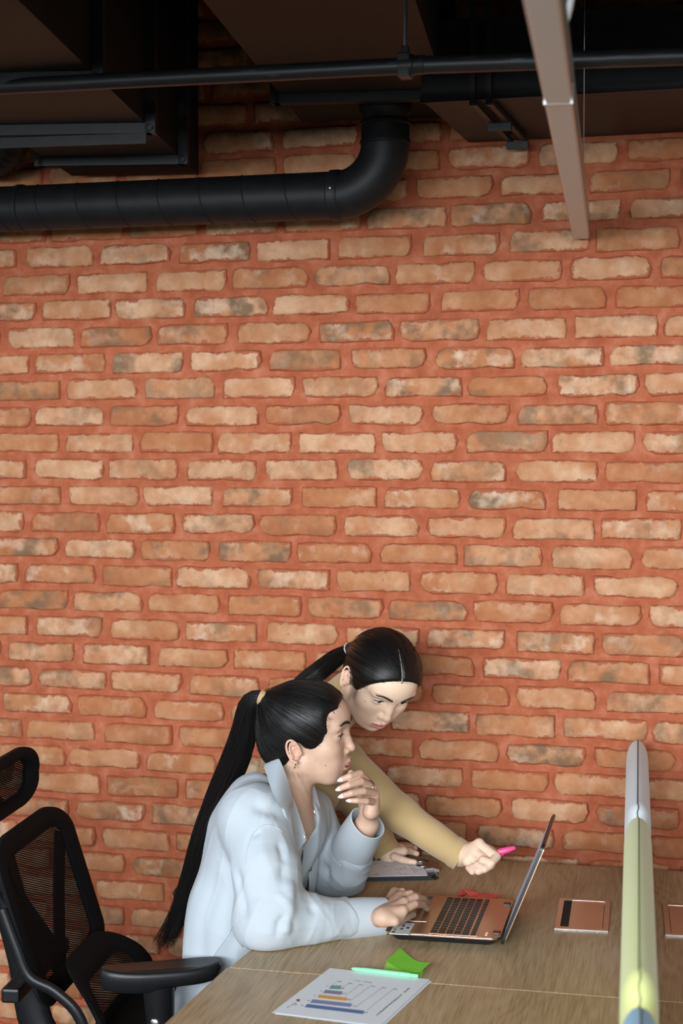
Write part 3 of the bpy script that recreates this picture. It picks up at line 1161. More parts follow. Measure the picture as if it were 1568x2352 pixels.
def stroke(x0, y0, x1, y1, w, name, mat):
    a, b_ = np.array(pq(x0, y0)), np.array(pq(x1, y1))
    d = (b_ - a) / (np.linalg.norm(b_ - a) + 1e-9)
    nn = np.array([-d[1], d[0], 0]) * w / 2
    flat([a - nn, b_ - nn, b_ + nn, a + nn], name, mat, chart)


for (x0, y0, x1, y1) in ((642, 322, 596, 352), (745, 333, 692, 372), (838, 345, 716, 442), (930, 357, 752, 488), (1030, 372, 800, 540), (1128, 382, 905, 560)):
    stroke(x0, y0, x1, y1, .0006, 'grid_line', 'print_grey')


def fuzzy_text(x0, y0, x1, y1, w, n, mat, seed):
    """print too small to read: a row of little strokes"""
    r = random.Random(seed)
    mb = MB()
    a, b_ = np.array(pq(x0, y0)), np.array(pq(x1, y1))
    L = np.linalg.norm(b_ - a)
    d = (b_ - a) / L
    nn = np.array([-d[1], d[0], 0])
    for k in range(n):
        if k and r.random() < .12:
            continue
        s0, s1 = (k + .1) / n * L, (k + .62 + .2 * r.random()) / n * L
        h0, h1 = -w / 2 * r.uniform(.5, 1), w / 2 * r.uniform(.5, 1)
        q = [a + d * s0 + nn * h0, a + d * s1 + nn * h0, a + d * s1 + nn * h1, a + d * s0 + nn * h1]
        mb.add([tuple(p) for p in q] + [tuple(p + np.array([0, 0, .0002])) for p in q], [(3, 2, 1, 0), (4, 5, 6, 7), (0, 1, 5, 4), (1, 2, 6, 5), (2, 3, 7, 6), (3, 0, 4, 7)])
    o = mb.build('printed_text', mat, chart)
    o['kind'] = 'stuff'


fuzzy_text(1268, 372, 985, 607, .0042, 30, 'print_black', 1)
fuzzy_text(795, 305, 948, 326, .0030, 16, 'print_black', 2)
for k, (x, y) in enumerate(((665, 315), (762, 330), (853, 343), (952, 355), (1048, 368), (1146, 380))):
    fuzzy_text(x - 16, y - 2, x + 22, y + 4, .004, 4, 'print_black', 10 + k)
for k, (x, y) in enumerate(((695, 378), (710, 420), (745, 472), (790, 527), (893, 583))):
    fuzzy_text(x - 16, y, x + 20, y - 4, .004, 4, 'print_black', 20 + k)
for k, (x, y) in enumerate(((567, 357), (513, 398), (458, 440), (404, 480), (348, 522))):
    fuzzy_text(x - 8, y, x + 10, y - 4, .0035, 2, 'print_black', 30 + k)
flat([pq(315 + 16 * math.cos(a), 476 + 11 * math.sin(a)) for a in np.linspace(0, 2 * math.pi, 10, endpoint=False)], 'logo_mark', 'print_red', chart)
fuzzy_text(300, 497, 215, 540, .0030, 9, 'print_black', 40)
fuzzy_text(305, 510, 285, 520, .0025, 4, 'print_red', 41)

# green sticky notes, the upper one curled
lo = sheet('sticky_note', [Z((-.778, -.905), DZ + .0006), Z((-.700, -.915), DZ + .0006), Z((-.768, -.995), DZ + .0006), Z((-.690, -1.0), DZ + .0006)], 'note_lime')
tag(lo, 'lime green sticky note lying flat under the curled one', 'sticky note', 'green sticky notes')
hi = sheet('sticky_note', [Z((-.764, -.866), DZ + .0016), Z((-.684, -.944), DZ + .0016), Z((-.772, -.955), DZ + .0016), Z((-.690, -1.003), DZ + .0016)], 'note_green', None, 12, 8, lambda u, v: .016 * max(0, (u - .55)) ** 1.5 * 2.2 + .012 * max(0, .45 - u) ** 1.3 * 2)
tag(hi, 'curled bright green sticky note beside the mint pen', 'sticky note', 'green sticky notes')

# mint pen on the top edge of the chart
pen = thing('pen', 'mint green pen lying along the top edge of the chart sheet', 'pen', (-.76, -1.008, DZ))
pa, pb = np.array([-.826, -1.006, DZ + .0065]), np.array([-.692, -1.016, DZ + .0065])
dp = (pb - pa) / np.linalg.norm(pb - pa)
MB().tube([pa + dp * t_ for t_ in (0, .002, .008, .03, .1, .118)], [.0016, .0028, .0036, .0046, .0048, .0047], 14).build('barrel', 'pen_mint', pen, True, 40)
MB().tube([pa + dp * t_ for t_ in (.118, .119, .1335, .134)], [.0036, .0040, .0038, .0030], 14).build('cap', 'pen_mint', pen, True, 40)

# red sticky note tented behind the laptop
rn = MB()
r0, r1, r2, r3 = at(1043, 2060, -.478), at(1062, 2041, -.470), at(1092, 2058, -.452), at(1128, 2063, -.440)
rn_top = [np.array([-.752, -.505, DZ + .001]), np.array([r0[0], -.492, DZ + .006]), np.array([r1[0], -.470, DZ + .030]), np.array([-.700, -.462, DZ + .012]), np.array([-.655, -.450, DZ + .003])]
sv, sf = [], []
for p in rn_top:
    sv += [p, p + np.array([.012, .055, -.6 * (p[2] - DZ) + .0004])]
sv2 = [p - np.array([0, 0, .0004]) for p in sv]
for k in range(len(rn_top) - 1):
    sf.append((2 * k, 2 * k + 2, 2 * k + 3, 2 * k + 1))
nn_ = len(sv)
sf += [tuple(nn_ + i for i in reversed(f)) for f in sf]
for (a_, b_) in ((0, 1), (1, 3), (3, 5), (5, 7), (7, 9), (9, 8), (8, 6), (6, 4), (4, 2), (2, 0)):
    sf.append((a_, b_, nn_ + b_, nn_ + a_))
o = flip_check(mesh_obj('sticky_note', sv + sv2, sf, 'note_red'))
tag(o, 'red sticky note bent up behind the laptop', 'sticky note')

# clipboard with a form, held by a sprung clip
cb = thing('clipboard', 'black clipboard with a filled-in form beside the wall', 'clipboard', (-.93, -.26, DZ))
ca = math.radians(20)
cu, cv = np.array([math.cos(ca), math.sin(ca), 0]), np.array([-math.sin(ca), math.cos(ca), 0])
cn = np.array([-.830, -.300, 0])            # near right corner


def cp(u, v, z):
    q = cn - cu * u + cv * v
    return np.array([q[0], q[1], DZ + z])


def cslab(u0, u1, v0, v1, z0, z1, name, mat, par, ch=.012):
    o = [(u0 + ch, v0), (u0, v0 + ch), (u0, v1 - ch), (u0 + ch, v1), (u1, v1), (u1, v0)]
    vs = [cp(a, b_, z0) for a, b_ in o] + [cp(a, b_, z1) for a, b_ in o]
    fs = [tuple(range(6)), tuple(range(6, 12))] + [(k, (k + 1) % 6, 6 + (k + 1) % 6, 6 + k) for k in range(6)]
    return flip_check(mesh_obj(name, vs, fs, mat, par))


cslab(-.022, .26, -.012, .150, 0, .0045, 'board', 'laptop_black', cb)
cslab(-.016, .255, -.008, .146, .0045, .009, 'pad_edge', 'laptop_black', cb)
form = cslab(.004, .25, -.004, .142, .009, .0098, 'form', 'paper', cb, .002)
rr_ = random.Random(11)
for k in range(26):                                    # handwriting: small loops and dashes, too far to read
    u, v = rr_.uniform(.03, .235), .010 + .128 * (k % 8) / 8 + rr_.uniform(-.004, .004)
    pts = [cp(u + .006 * s * rr_.uniform(.5, 1.4), v + .0045 * math.sin(s * 2.2 + k), .0100) for s in np.linspace(-.6, .8, 6)]
    MB().tube(pts, .00045, 4).build('pen_mark', 'print_red' if k % 3 == 0 else 'print_black', form)
for v0, v1, u in ((.02, .125, .030), (.03, .135, .024)):
    MB().tube([cp(u, v0, .0100), cp(u + .012, v1, .0100)], .0004, 4).build('ruled_line', 'print_black', form)
clip = MB()
prof = [(-.030, .004), (-.010, .005), (.006, .011), (.004, .0125), (-.012, .014), (-.030, .010)]
vs, fs = [], []
for v in (.045, .105):
    vs += [cp(u, v, z) for u, z in prof]
fs = [tuple(range(6)), tuple(range(6, 12))] + [(k, (k + 1) % 6, 6 + (k + 1) % 6, 6 + k) for k in range(6)]
cl = flip_check(mesh_obj('clip', vs, fs, 'box_metal', cb))
for v in (.052, .098):
    MB().tube([cp(-.004, v - .006, .014), cp(.012, v - .005, .018), cp(.020, v, .0185), cp(.012, v + .005, .018), cp(-.004, v + .006, .014)], .0012, 8).build('clip_wire', 'steel', cl, True)
    MB().tube([cp(.008, v, .0182), cp(.023, v, .0190)], .0042, 10, flat=.5).build('clip_tip', 'laptop_black', cl, True, 40)

# ================================================================== OFFICE CHAIR
def mesh_fabric():
    t = NT('chair_mesh')
    v = t.obj()
    s = t.n('ShaderNodeSeparateXYZ')
    t.set(s.inputs[0], v)
    # knitted mesh: rows of small lens-shaped holes
    a = t.math('SINE', t.math('MULTIPLY', t.math('ADD', s.outputs[2], t.math('MULTIPLY', s.outputs[1], .35)), 2 * math.pi / .0052))
    b_ = t.math('SINE', t.math('MULTIPLY', t.math('SUBTRACT', s.outputs[1], t.math('MULTIPLY', s.outputs[2], .2)), 2 * math.pi / .0046))
    hole = t.math('GREATER_THAN', t.math('ADD', a, t.math('MULTIPLY', b_, .8)), .45)
    t.base((0.006, 0.006, 0.0065, 1))
    t.p(Roughness=.8, Specular_IOR_Level=.2)
    tr = t.n('ShaderNodeBsdfTransparent')
    mx = t.n('ShaderNodeMixShader')
    t.set(mx.inputs[0], t.math('MULTIPLY', hole, .62))
    t.t.links.new(t.b.outputs[0], mx.inputs[1])
    t.t.links.new(tr.outputs[0], mx.inputs[2])
    t.t.links.new(mx.outputs[0], t.out.inputs[0])
    M['chair_mesh'] = t.m


mesh_fabric()
plain('chair_fabric', (0.0055, 0.0055, 0.006, 1), .9, 0, .3, 500, .3, Specular_IOR_Level=.2)
plain('chair_plastic', (0.009, 0.009, 0.010, 1), .4, 0, .15, 80, .03, Specular_IOR_Level=.35)
plain('chair_soft', (0.010, 0.010, 0.011, 1), .42, 0, .15, 120, .05, Specular_IOR_Level=.4)
CO = np.array([-1.33, -.62])
ch_f = np.array([.9895, .1445])
ch_l = np.array([-.1445, .9895])


def cq(f, s, z):
    q = CO + ch_f * f + ch_l * s
    return np.array([q[0], q[1], z])


chair = thing('office_chair', 'black mesh office chair with headrest under the seated woman', 'chair', (CO[0], CO[1], 0))


def back_f(z):
    """the backrest's lean: forward position at height z"""
    return float(np.interp(z, [.33, .40, .46, .53, .60, .66, .90, 1.06], [-.20, -.172, -.155, -.15, -.185, -.275, -.365, -.42]))


def back_f2(z):
    return float(np.interp(z, [.50, .90, 1.06], [-.238, -.364, -.415]))


def shell(name, mat, prof, hw, z0, z1, rx, rz, e0, e1, th, wrap, par, off=0.0, ex=1.0):
    """ring between inset e0 and e1 of a rounded panel; e1 None = closed panel"""
    zc, hh = (z0 + z1) / 2, (z1 - z0) / 2
    ins = np.linspace(e0, e1, 5) if e1 is not None else np.linspace(e0, min(hw / ex, hh) - .004, 9)
    vs, fs = [], []
    npt = 48

    def pt(u, w, dn):
        z = zc + w
        return cq(prof(z) + wrap * (u / hw) ** 2 + off + dn, u, z)
    lays = []
    for j, e in enumerate(ins):
        k = math.sin(math.pi * j / (len(ins) - 1)) ** .5 if e1 is not None else 1
        o2 = rrect2(max(hw - e * ex, .004), max(hh - e, .004), max(rx - e * ex, .003), max(rz - e, .003), 12)
        lays.append((o2, th * (.35 + .65 * k)))
    for sgn in (1, -1):
        for o2, t_ in lays:
            vs += [pt(u, w, sgn * t_ / 2) for u, w in o2]
    m = len(lays)
    for s_ in range(2):
        for j in range(m - 1):
            for k in range(npt):
                a, b_ = (s_ * m + j) * npt + k, (s_ * m + j) * npt + (k + 1) % npt
                fs.append((a, b_, b_ + npt, a + npt))
    for j in ((0, m - 1) if e1 is not None else (0,)):
        for k in range(npt):
            a, b_ = j * npt + k, j * npt + (k + 1) % npt
            fs.append((a, b_, b_ + m * npt, a + m * npt))
    if e1 is None:
        fs.append(tuple((m - 1) * npt + k for k in range(npt)))
        fs.append(tuple((2 * m - 1) * npt + k for k in range(npt)))
    return flip_check(mesh_obj(name, vs, fs, mat, par, True, 50))


bk = shell('backrest_frame', 'chair_fabric', back_f2, .262, .545, .905, .13, .07, 0, .046, .022, .022, chair, 0, 1.35)
shell('backrest_mesh', 'chair_mesh', back_f2, .262, .545, .905, .13, .07, .040, None, .002, .022, bk, 0, 1.35)
for sg in (1, -1):                                     # V-shaped brace behind the mesh
    pts = [cq(back_f2(.585 + .24 * t_) + .022 * ((sg * .205 * t_) / .262) ** 2 - .010, sg * .205 * t_, .585 + .24 * t_) for t_ in np.linspace(0, 1, 12)]
    MB().tube(pts, .032, 10, flat=.30, upv=(1, 0, 0)).build('brace', 'chair_fabric', bk, True, 50)
lf = lambda z: float(np.interp(z, [.33, .37, .42, .48, .53, .57, .60, .63], [-.19, -.172, -.152, -.145, -.150, -.175, -.205, -.240]))
lb_ = shell('lumbar_frame', 'chair_fabric', lf, .225, .335, .625, .13, .10, 0, .042, .020, .03, chair, 0, 1.3)
shell('lumbar_mesh', 'chair_mesh', lf, .225, .335, .625, .13, .10, .038, None, .002, .03, lb_, 0, 1.3)
hf = lambda z: float(np.interp(z, [.88, .985, 1.08], [-.395, -.415, -.395]))
hd = shell('headrest_frame', 'chair_fabric', hf, .185, .918, 1.058, .11, .069, 0, .030, .03, .028, chair, 0, 1.6)
shell('headrest_mesh', 'chair_mesh', hf, .185, .918, 1.058, .11, .069, .026, None, .002, .028, hd, 0, 1.6)
MB().tube(spline([cq(-.41, 0, .80), cq(-.45, 0, .87), cq(-.45, 0, .93), cq(-.425, 0, .965)], 14), .016, 12, flat=1.8).build('headrest_stem', 'chair_plastic', hd, True, 50)
MB().tube(spline([cq(-.02, 0, .40), cq(-.22, 0, .36), cq(-.325, 0, .43), cq(-.36, 0, .60), cq(-.42, 0, .82)], 24), .024, 14, flat=1.7).build('spine', 'chair_plastic', chair, True, 50)
MB().obox(cq(-.33, 0, .57), (ch_f[0], ch_f[1], 0), (ch_l[0], ch_l[1], 0), (0, 0, 1), .02, .19, .016, .006).build('back_bracket', 'chair_plastic', chair)
for sg in (-1,):                                       # side bar: along the back's lower edge, then arched down to the seat
    sb_ = spline([cq(-.322, sg * .262, .780), cq(-.290, sg * .266, .700), cq(-.262, sg * .268, .640), cq(-.205, sg * .270, .612), cq(-.150, sg * .270, .555), cq(-.125, sg * .262, .43)], 26)
    MB().tube(sb_, .0095, 10, flat=1.35).build('side_bar', 'chair_plastic', chair, True, 50)
# seat
sv = MB()
seat_out = rrect(.24, .25, .09, 8)
n = len(seat_out)
vs = []
for (e, z) in ((.03, .405), (0, .42), (0, .45), (.012, .466), (.04, .474), (.12, .470)):
    vs += [cq(.045 + u * (1 - e / .24), v * (1 - e / .25), z) for u, v in seat_out]
fs = [(i * n + k, i * n + (k + 1) % n, (i + 1) * n + (k + 1) % n, (i + 1) * n + k) for i in range(5) for k in range(n)] + [tuple(range(n)), tuple(5 * n + k for k in range(n))]
flip_check(mesh_obj('seat', vs, fs, 'chair_fabric', chair, True, 60))
MB().obox(cq(0, 0, .385), (ch_f[0], ch_f[1], 0), (ch_l[0], ch_l[1], 0), (0, 0, 1), .13, .10, .022, .008).build('tilt_mechanism', 'chair_plastic', chair)
MB().lathe(cq(0, 0, 0), [(.028, .07), (.028, .22), (.018, .222), (.018, .37)], 20).build('gas_column', 'chair_plastic', chair, True, 40)
for k in range(5):
    a_ = 2 * math.pi * k / 5 + .3
    e_ = np.array([math.cos(a_), math.sin(a_)])
    p0_, p1_ = cq(0, 0, .105), cq(e_[0] * .30, e_[1] * .30, .075)
    lg = MB().tube([p0_, (p0_ + p1_) / 2 + np.array([0, 0, .006]), p1_], [.026, .022, .016], 10).build('base_leg', 'chair_plastic', chair, True, 50)
    w0 = cq(e_[0] * .30, e_[1] * .30, .028)
    tdir = np.array([-e_[1], e_[0], 0])
    for s_ in (-.016, .016):
        MB().lathe(w0 + tdir * s_, [(.022, -.007), (.028, -.004), (.028, .004), (.022, .007)], 16, axis=tdir).build('caster', 'chair_plastic', lg, True, 50)
    MB().tube([w0 + np.array([0, 0, .01]), w0 + np.array([0, 0, .05])], .008, 8).build('caster_stem', 'chair_plastic', lg)
# armrests: soft pad, sleeve, button
for sg, rear, front in ((-1, np.array([-1.372, -.966, .672]), np.array([-1.150, -.845, .672])), (1, np.array([-1.447, -.352, .672]), np.array([-1.215, -.405, .672]))):
    d_ = (front - rear) / np.linalg.norm(front - rear)
    n_ = np.array([-d_[1], d_[0], 0])
    L_ = np.linalg.norm(front - rear)
    o2 = []
    for i in range(36):
        a_ = 2 * math.pi * i / 36
        u = math.cos(a_)
        wv = math.sin(a_)
        w_ = (.043 + .006 * u) * abs(wv) ** .8 * (1 if wv >= 0 else -1)
        o2.append((L_ / 2 * abs(u) ** .75 * (1 if u >= 0 else -1), w_))
    vs, fs = [], []
    for (sc, z) in ((.55, -.026), (.86, -.022), (.98, -.008), (1.0, .0), (.97, .007), (.88, .011), (.6, .009)):
        vs += [(rear + front) / 2 + d_ * u * (sc if sc > .9 else (1 - (1 - sc) * .35)) + n_ * v * sc + np.array([0, 0, z + .006 * (abs(u) / (L_ / 2)) ** 3 - (.010 if z < -.02 and u < -.03 else 0)]) for u, v in o2]
    n = 36
    fs = [(i * n + k, i * n + (k + 1) % n, (i + 1) * n + (k + 1) % n, (i + 1) * n + k) for i in range(6) for k in range(n)] + [tuple(range(n)), tuple(6 * n + k for k in range(n))]
    arm = flip_check(mesh_obj('arm_pad', vs, fs, 'chair_soft', chair, True, 70))
    c_ = (rear + front) / 2 - d_ * .005
    bot = cq(.03, sg * .275, .40)
    ctop = np.array([c_[0], c_[1], .648])
    ax_ = (ctop - bot) / np.linalg.norm(ctop - bot)
    MB().tube([bot, bot + ax_ * .05, ctop - ax_ * .08, ctop], [.034, .030, .029, .034], 16, flat=1.0).build('arm_post', 'chair_plastic', arm, True, 50)
    bp = ctop - ax_ * .075 + np.array([0, sg * .030, 0])
    MB().lathe(bp - np.array([0, sg * .003, 0]), [(.011, 0), (.010, .004), (.006, .006)], 16, axis=(.1, sg * 1.0, .1)).build('height_button', 'box_metal', arm, True, 50)
    MB().tube([bot, cq(.02, sg * .10, .385)], .018, 10).build('arm_bracket', 'chair_plastic', chair, True, 50)

# ================================================================== SOLID MODELLING WITH DISTANCE FIELDS (people and cloth)
I3 = np.eye(3)


def rot_zyx(yaw, pitch, roll):
    cy1, sy1, cp1, sp1, cr1, sr1 = math.cos(yaw), math.sin(yaw), math.cos(pitch), math.sin(pitch), math.cos(roll), math.sin(roll)
    Rz = np.array([[cy1, -sy1, 0], [sy1, cy1, 0], [0, 0, 1]])
    Ry = np.array([[cp1, 0, sp1], [0, 1, 0], [-sp1, 0, cp1]])
    Rx = np.array([[1, 0, 0], [0, cr1, -sr1], [0, sr1, cr1]])
    return Rz @ Ry @ Rx


def sd_ell(c, r, R=I3):
    c, r = np.array(c, float), np.array(r, float)

    def fn(x, y, z):
        dx, dy, dz = x - c[0], y - c[1], z - c[2]
        a = (dx * R[0, 0] + dy * R[1, 0] + dz * R[2, 0]) / r[0]
        b = (dx * R[0, 1] + dy * R[1, 1] + dz * R[2, 1]) / r[1]
        e = (dx * R[0, 2] + dy * R[1, 2] + dz * R[2, 2]) / r[2]
        k0 = np.sqrt(a * a + b * b + e * e)
        k1 = np.sqrt((a / r[0]) ** 2 + (b / r[1]) ** 2 + (e / r[2]) ** 2)
        return k0 * (k0 - 1) / np.maximum(k1, 1e-6)
    ext = np.sqrt(((R * r) ** 2).sum(1))
    return fn, c - ext, c + ext


def sd_cap(a, b, ra, rb):
    a, b = np.array(a, float), np.array(b, float)
    d = b - a
    dd = max(d @ d, 1e-12)

    def fn(x, y, z):
        px, py, pz = x - a[0], y - a[1], z - a[2]
        t = np.clip((px * d[0] + py * d[1] + pz * d[2]) / dd, 0, 1)
        return np.sqrt((px - t * d[0]) ** 2 + (py - t * d[1]) ** 2 + (pz - t * d[2]) ** 2) - (ra + t * (rb - ra))
    m = max(ra, rb)
    return fn, np.minimum(a, b) - m, np.maximum(a, b) + m


def sd_chain(pts, rad):
    caps = [sd_cap(pts[i], pts[i + 1], rad[i], rad[i + 1]) for i in range(len(pts) - 1)]

    def fn(x, y, z):
        o = caps[0][0](x, y, z)
        for c in caps[1:]:
            o = np.minimum(o, c[0](x, y, z))
        return o
    return fn, np.min([c[1] for c in caps], 0), np.max([c[2] for c in caps], 0)


def sd_plane(p, n):
    p, n = np.array(p, float), np.array(n, float)
    n = n / np.linalg.norm(n)
    return lambda x, y, z: (x - p[0]) * n[0] + (y - p[1]) * n[1] + (z - p[2]) * n[2]


from mathutils.bvhtree import BVHTree


class Field:
    def __init__(self):
        self.ops = []

    def u(self, prim, k=.008):
        self.ops.append(('u', prim, k))
        return self

    def s(self, prim, k=.004):
        self.ops.append(('s', prim, k))
        return self

    def d(self, fn, lo, hi):
        self.ops.append(('d', (fn, np.array(lo, float), np.array(hi, float)), .002))
        return self

    def grid(self, lo, hi, h):
        lo, hi = np.array(lo, float), np.array(hi, float)
        n = np.ceil((hi - lo) / h).astype(int) + 1
        ax = [(lo[i] + h * np.arange(n[i])).astype(np.float32) for i in range(3)]
        D = np.full(n, .05, np.float32)
        for kind, (fn, a, b), k in self.ops:
            m = k + 3 * h
            i0 = np.clip(np.floor((a - m - lo) / h).astype(int), 0, n)
            i1 = np.clip(np.ceil((b + m - lo) / h).astype(int) + 1, 0, n)
            if (i1 <= i0).any():
                continue
            sl = tuple(slice(i0[j], i1[j]) for j in range(3))
            x, y, z = ax[0][sl[0]][:, None, None], ax[1][sl[1]][None, :, None], ax[2][sl[2]][None, None, :]
            v = fn(x, y, z)
            c = D[sl]
            if kind == 'u':
                q = np.clip(.5 + .5 * (c - v) / k, 0, 1)
                D[sl] = c + (v - c) * q - k * q * (1 - q)
            elif kind == 's':
                q = np.clip(.5 - .5 * (c + v) / k, 0, 1)
                D[sl] = c + (-v - c) * q + k * q * (1 - q)
            else:
                D[sl] = c + v
        return lo, D

    def mesh(self, lo, hi, h):
        lo, D = self.grid(lo, hi, h)
        return surface_nets(D, lo, h)


def surface_nets(D, lo, h):
    ins = D < 0
    nx, ny, nz = D.shape
    s = np.zeros((nx - 1, ny - 1, nz - 1), np.uint8)
    for i in (0, 1):
        for j in (0, 1):
            for k in (0, 1):
                s += ins[i:nx - 1 + i, j:ny - 1 + j, k:nz - 1 + k]
    I, J, K = np.nonzero((s > 0) & (s < 8))
    idx = np.full(s.shape, -1, np.int32)
    idx[I, J, K] = np.arange(len(I))
    acc = np.zeros((len(I), 3), np.float32)
    cnt = np.zeros(len(I), np.float32)
    cor = [(i, j, k) for i in (0, 1) for j in (0, 1) for k in (0, 1)]
    val = {c: D[I + c[0], J + c[1], K + c[2]] for c in cor}
    for c in cor:
        for ax in range(3):
            if c[ax] == 0:
                e = list(c)
                e[ax] = 1
                e = tuple(e)
                va, vb = val[c], val[e]
                m = (va < 0) != (vb < 0)
                t = np.where(m, va / np.where(m, va - vb, 1), 0)
                for q in range(3):
                    acc[:, q] += np.where(m, c[q] + (t if q == ax else 0), 0)
                cnt += m
    P = acc / cnt[:, None]
    V = np.stack([I, J, K], 1) + P
    V = V * h + lo
    faces = []
    for ax in range(3):
        a = ins.take(range(0, D.shape[ax] - 1), ax)
        b = ins.take(range(1, D.shape[ax]), ax)
        o1, o2 = [q for q in range(3) if q != ax]
        ch = a != b
        sl = [slice(None)] * 3
        sl[o1] = slice(1, D.shape[o1] - 1)
        sl[o2] = slice(1, D.shape[o2] - 1)
        ch = ch[tuple(sl)]
        ii = list(np.nonzero(ch))
        ii[o1] = ii[o1] + 1
        ii[o2] = ii[o2] + 1
        sg = a[tuple(ii)]

        def cell(d1, d2):
            q = [x.copy() for x in ii]
            q[o1] = q[o1] + d1
            q[o2] = q[o2] + d2
            return idx[tuple(q)]
        quad = np.stack([cell(-1, -1), cell(0, -1), cell(0, 0), cell(-1, 0)], 1)
        flip = sg if ax != 1 else ~sg
        quad[~flip] = quad[~flip][:, ::-1]
        faces.append(quad)
    F = np.concatenate(faces) if faces else np.zeros((0, 4), np.int32)
    F = F[(F >= 0).all(1)]
    return V, F


def clip_mesh(V, F, keep):
    """keep faces whose vertices all satisfy keep(V)"""
    k = keep(V)
    F = F[k[F].any(1)]
    u = np.unique(F)
    m = np.full(len(V), -1)
    m[u] = np.arange(len(u))
    return V[u], m[F]


def join_meshes(parts):
    VV, FF, o = [], [], 0
    for V, F in parts:
        VV.append(V)
        FF.append(F + o)
        o += len(V)
    return np.concatenate(VV), np.concatenate(FF)


def set_colour(o, C, name='col'):
    a = o.data.attributes.new(name, 'FLOAT_COLOR', 'POINT')
    C4 = np.ones((len(C), 4), np.float32)
    C4[:, :3] = C
    a.data.foreach_set('color', C4.ravel())


def set_vec(o, C, name):
    a = o.data.attributes.new(name, 'FLOAT_VECTOR', 'POINT')
    a.data.foreach_set('vector', np.asarray(C, np.float32).ravel())


def smooth01(x, a, b):
    t = np.clip((x - a) / (b - a), 0, 1)
    return t * t * (3 - 2 * t)


_rs = np.random.RandomState(5)
_perm = _rs.rand(32, 32, 32).astype(np.float32)


def vnoise(x, y, z):
    """smooth value noise in [-1, 1]"""
    x, y, z = np.broadcast_arrays(x, y, z)
    xi, yi, zi = np.floor(x).astype(int), np.floor(y).astype(int), np.floor(z).astype(int)
    fx, fy, fz = x - xi, y - yi, z - zi
    fx, fy, fz = fx * fx * (3 - 2 * fx), fy * fy * (3 - 2 * fy), fz * fz * (3 - 2 * fz)
    o = 0
    for i in (0, 1):
        for j in (0, 1):
            for k in (0, 1):
                w = (fx if i else 1 - fx) * (fy if j else 1 - fy) * (fz if k else 1 - fz)
                o = o + w * _perm[(xi + i) % 32, (yi + j) % 32, (zi + k) % 32]
    return o * 2 - 1


def ridge(pts, amp, width):
    """a soft fold along a polyline: positive amp lifts the cloth"""
    ch, lo, hi = sd_chain([np.array(p, float) for p in pts], [0.0] * len(pts))
    return (lambda x, y, z: -amp * np.exp(-(ch(x, y, z) / width) ** 2)), lo - 2.5 * width, hi + 2.5 * width


def normals(V, F):
    n = np.cross(V[F[:, 2]] - V[F[:, 0]], V[F[:, 3]] - V[F[:, 1]])
    N = np.zeros_like(V)
    for k in range(4):
        np.add.at(N, F[:, k], n)
    return N / (np.linalg.norm(N, axis=1)[:, None] + 1e-12)


def displace(V, F, folds, noises):
    """cloth relief: explicit folds (polyline, lift, width) and stretched noise (amp, 3x3 frequency matrix)"""
    N = normals(V, F)
    h = np.zeros(len(V))
    for pl, amp, wid in folds:
        pl = np.array(pl, float)
        lo, hi = pl.min(0) - 3 * wid, pl.max(0) + 3 * wid
        m = ((V > lo) & (V < hi)).all(1)
        if not m.any():
            continue
        p = V[m]
        best = np.full(len(p), 1e9)
        L = len(pl) - 1
        taper = np.ones(len(p))
        for i in range(L):
            a, d = pl[i], pl[i + 1] - pl[i]
            t = np.clip(((p - a) @ d) / (d @ d), 0, 1)
            q = np.linalg.norm(p - a - t[:, None] * d, axis=1)
            g = (i + t) / L
            w = q < best
            best = np.where(w, q, best)
            taper = np.where(w, np.clip(np.sin(math.pi * np.clip(g * .9 + .05, 0, 1)) * 1.4, 0, 1), taper)
        h[m] += amp * taper * np.exp(-(best / wid) ** 2)
    for amp, A, mask in noises:
        p = V @ np.array(A, float).T
        n = vnoise(p[:, 0], p[:, 1], p[:, 2])
        if amp < 0:                                    # sharp creases
            n = 1.0 - 2 * np.sqrt(np.abs(n) + .02)
        h += abs(amp) * n * (mask(V) if mask else 1)
    return V + N * h[:, None]


# ------------------------------------------------------------------ materials of the people
def skin_material(name):
    t = NT(name)
    c = t.n('ShaderNodeAttribute', attribute_name='col').outputs['Color']
    v = t.obj()
    n = t.noise(v, 60.0, 3, .6)
    t.base(t.mix(.10, c, t.ramp(n, [(.3, srgb(176, 120, 98)), (.7, srgb(240, 214, 196))])))
    t.p(Roughness=.48, Specular_IOR_Level=.35)
    t.bump(t.noise(v, 900.0, 2, .5), .06, .0006)
    M[name] = t.m


skin_material('skin')


def hair_material(name, dark, light):
    t = NT(name)
    fl = t.n('ShaderNodeAttribute', attribute_name='flow').outputs['Vector']
    n = t.noise(t.mapping(fl, (1, .03, 1)), 1.0, 3, .7)
    t.base(t.ramp(n, [(.3, dark), (.75, light)]))
    t.p(Roughness=.40, Specular_IOR_Level=.32)
    t.bump(n, .45, .0014)
    M[name] = t.m


hair_material('hair_black', (.003, .0025, .0025, 1), (.010, .008, .0075, 1))
hair_material('hair_brown', (.006, .004, .0035, 1), (.032, .020, .014, 1))
plain('hair_strand', (.006, .0045, .004, 1), .42, Specular_IOR_Level=.3)


def cloth_material(name, col, weave, bump, sheen=.1, rough=.85):
    t = NT(name)
    v = t.obj()
    n = t.noise(v, weave, 2, .6)
    n2 = t.noise(v, 14.0, 3, .55)
    a = tuple(c * .93 for c in col[:3]) + (1,)
    t.base(t.mix(n, a, col))
    t.p(Roughness=rough, Sheen_Weight=sheen, Specular_IOR_Level=.25)
    t.bump(t.math('ADD', n, t.math('MULTIPLY', n2, 2.0)), bump, .0012)
    M[name] = t.m


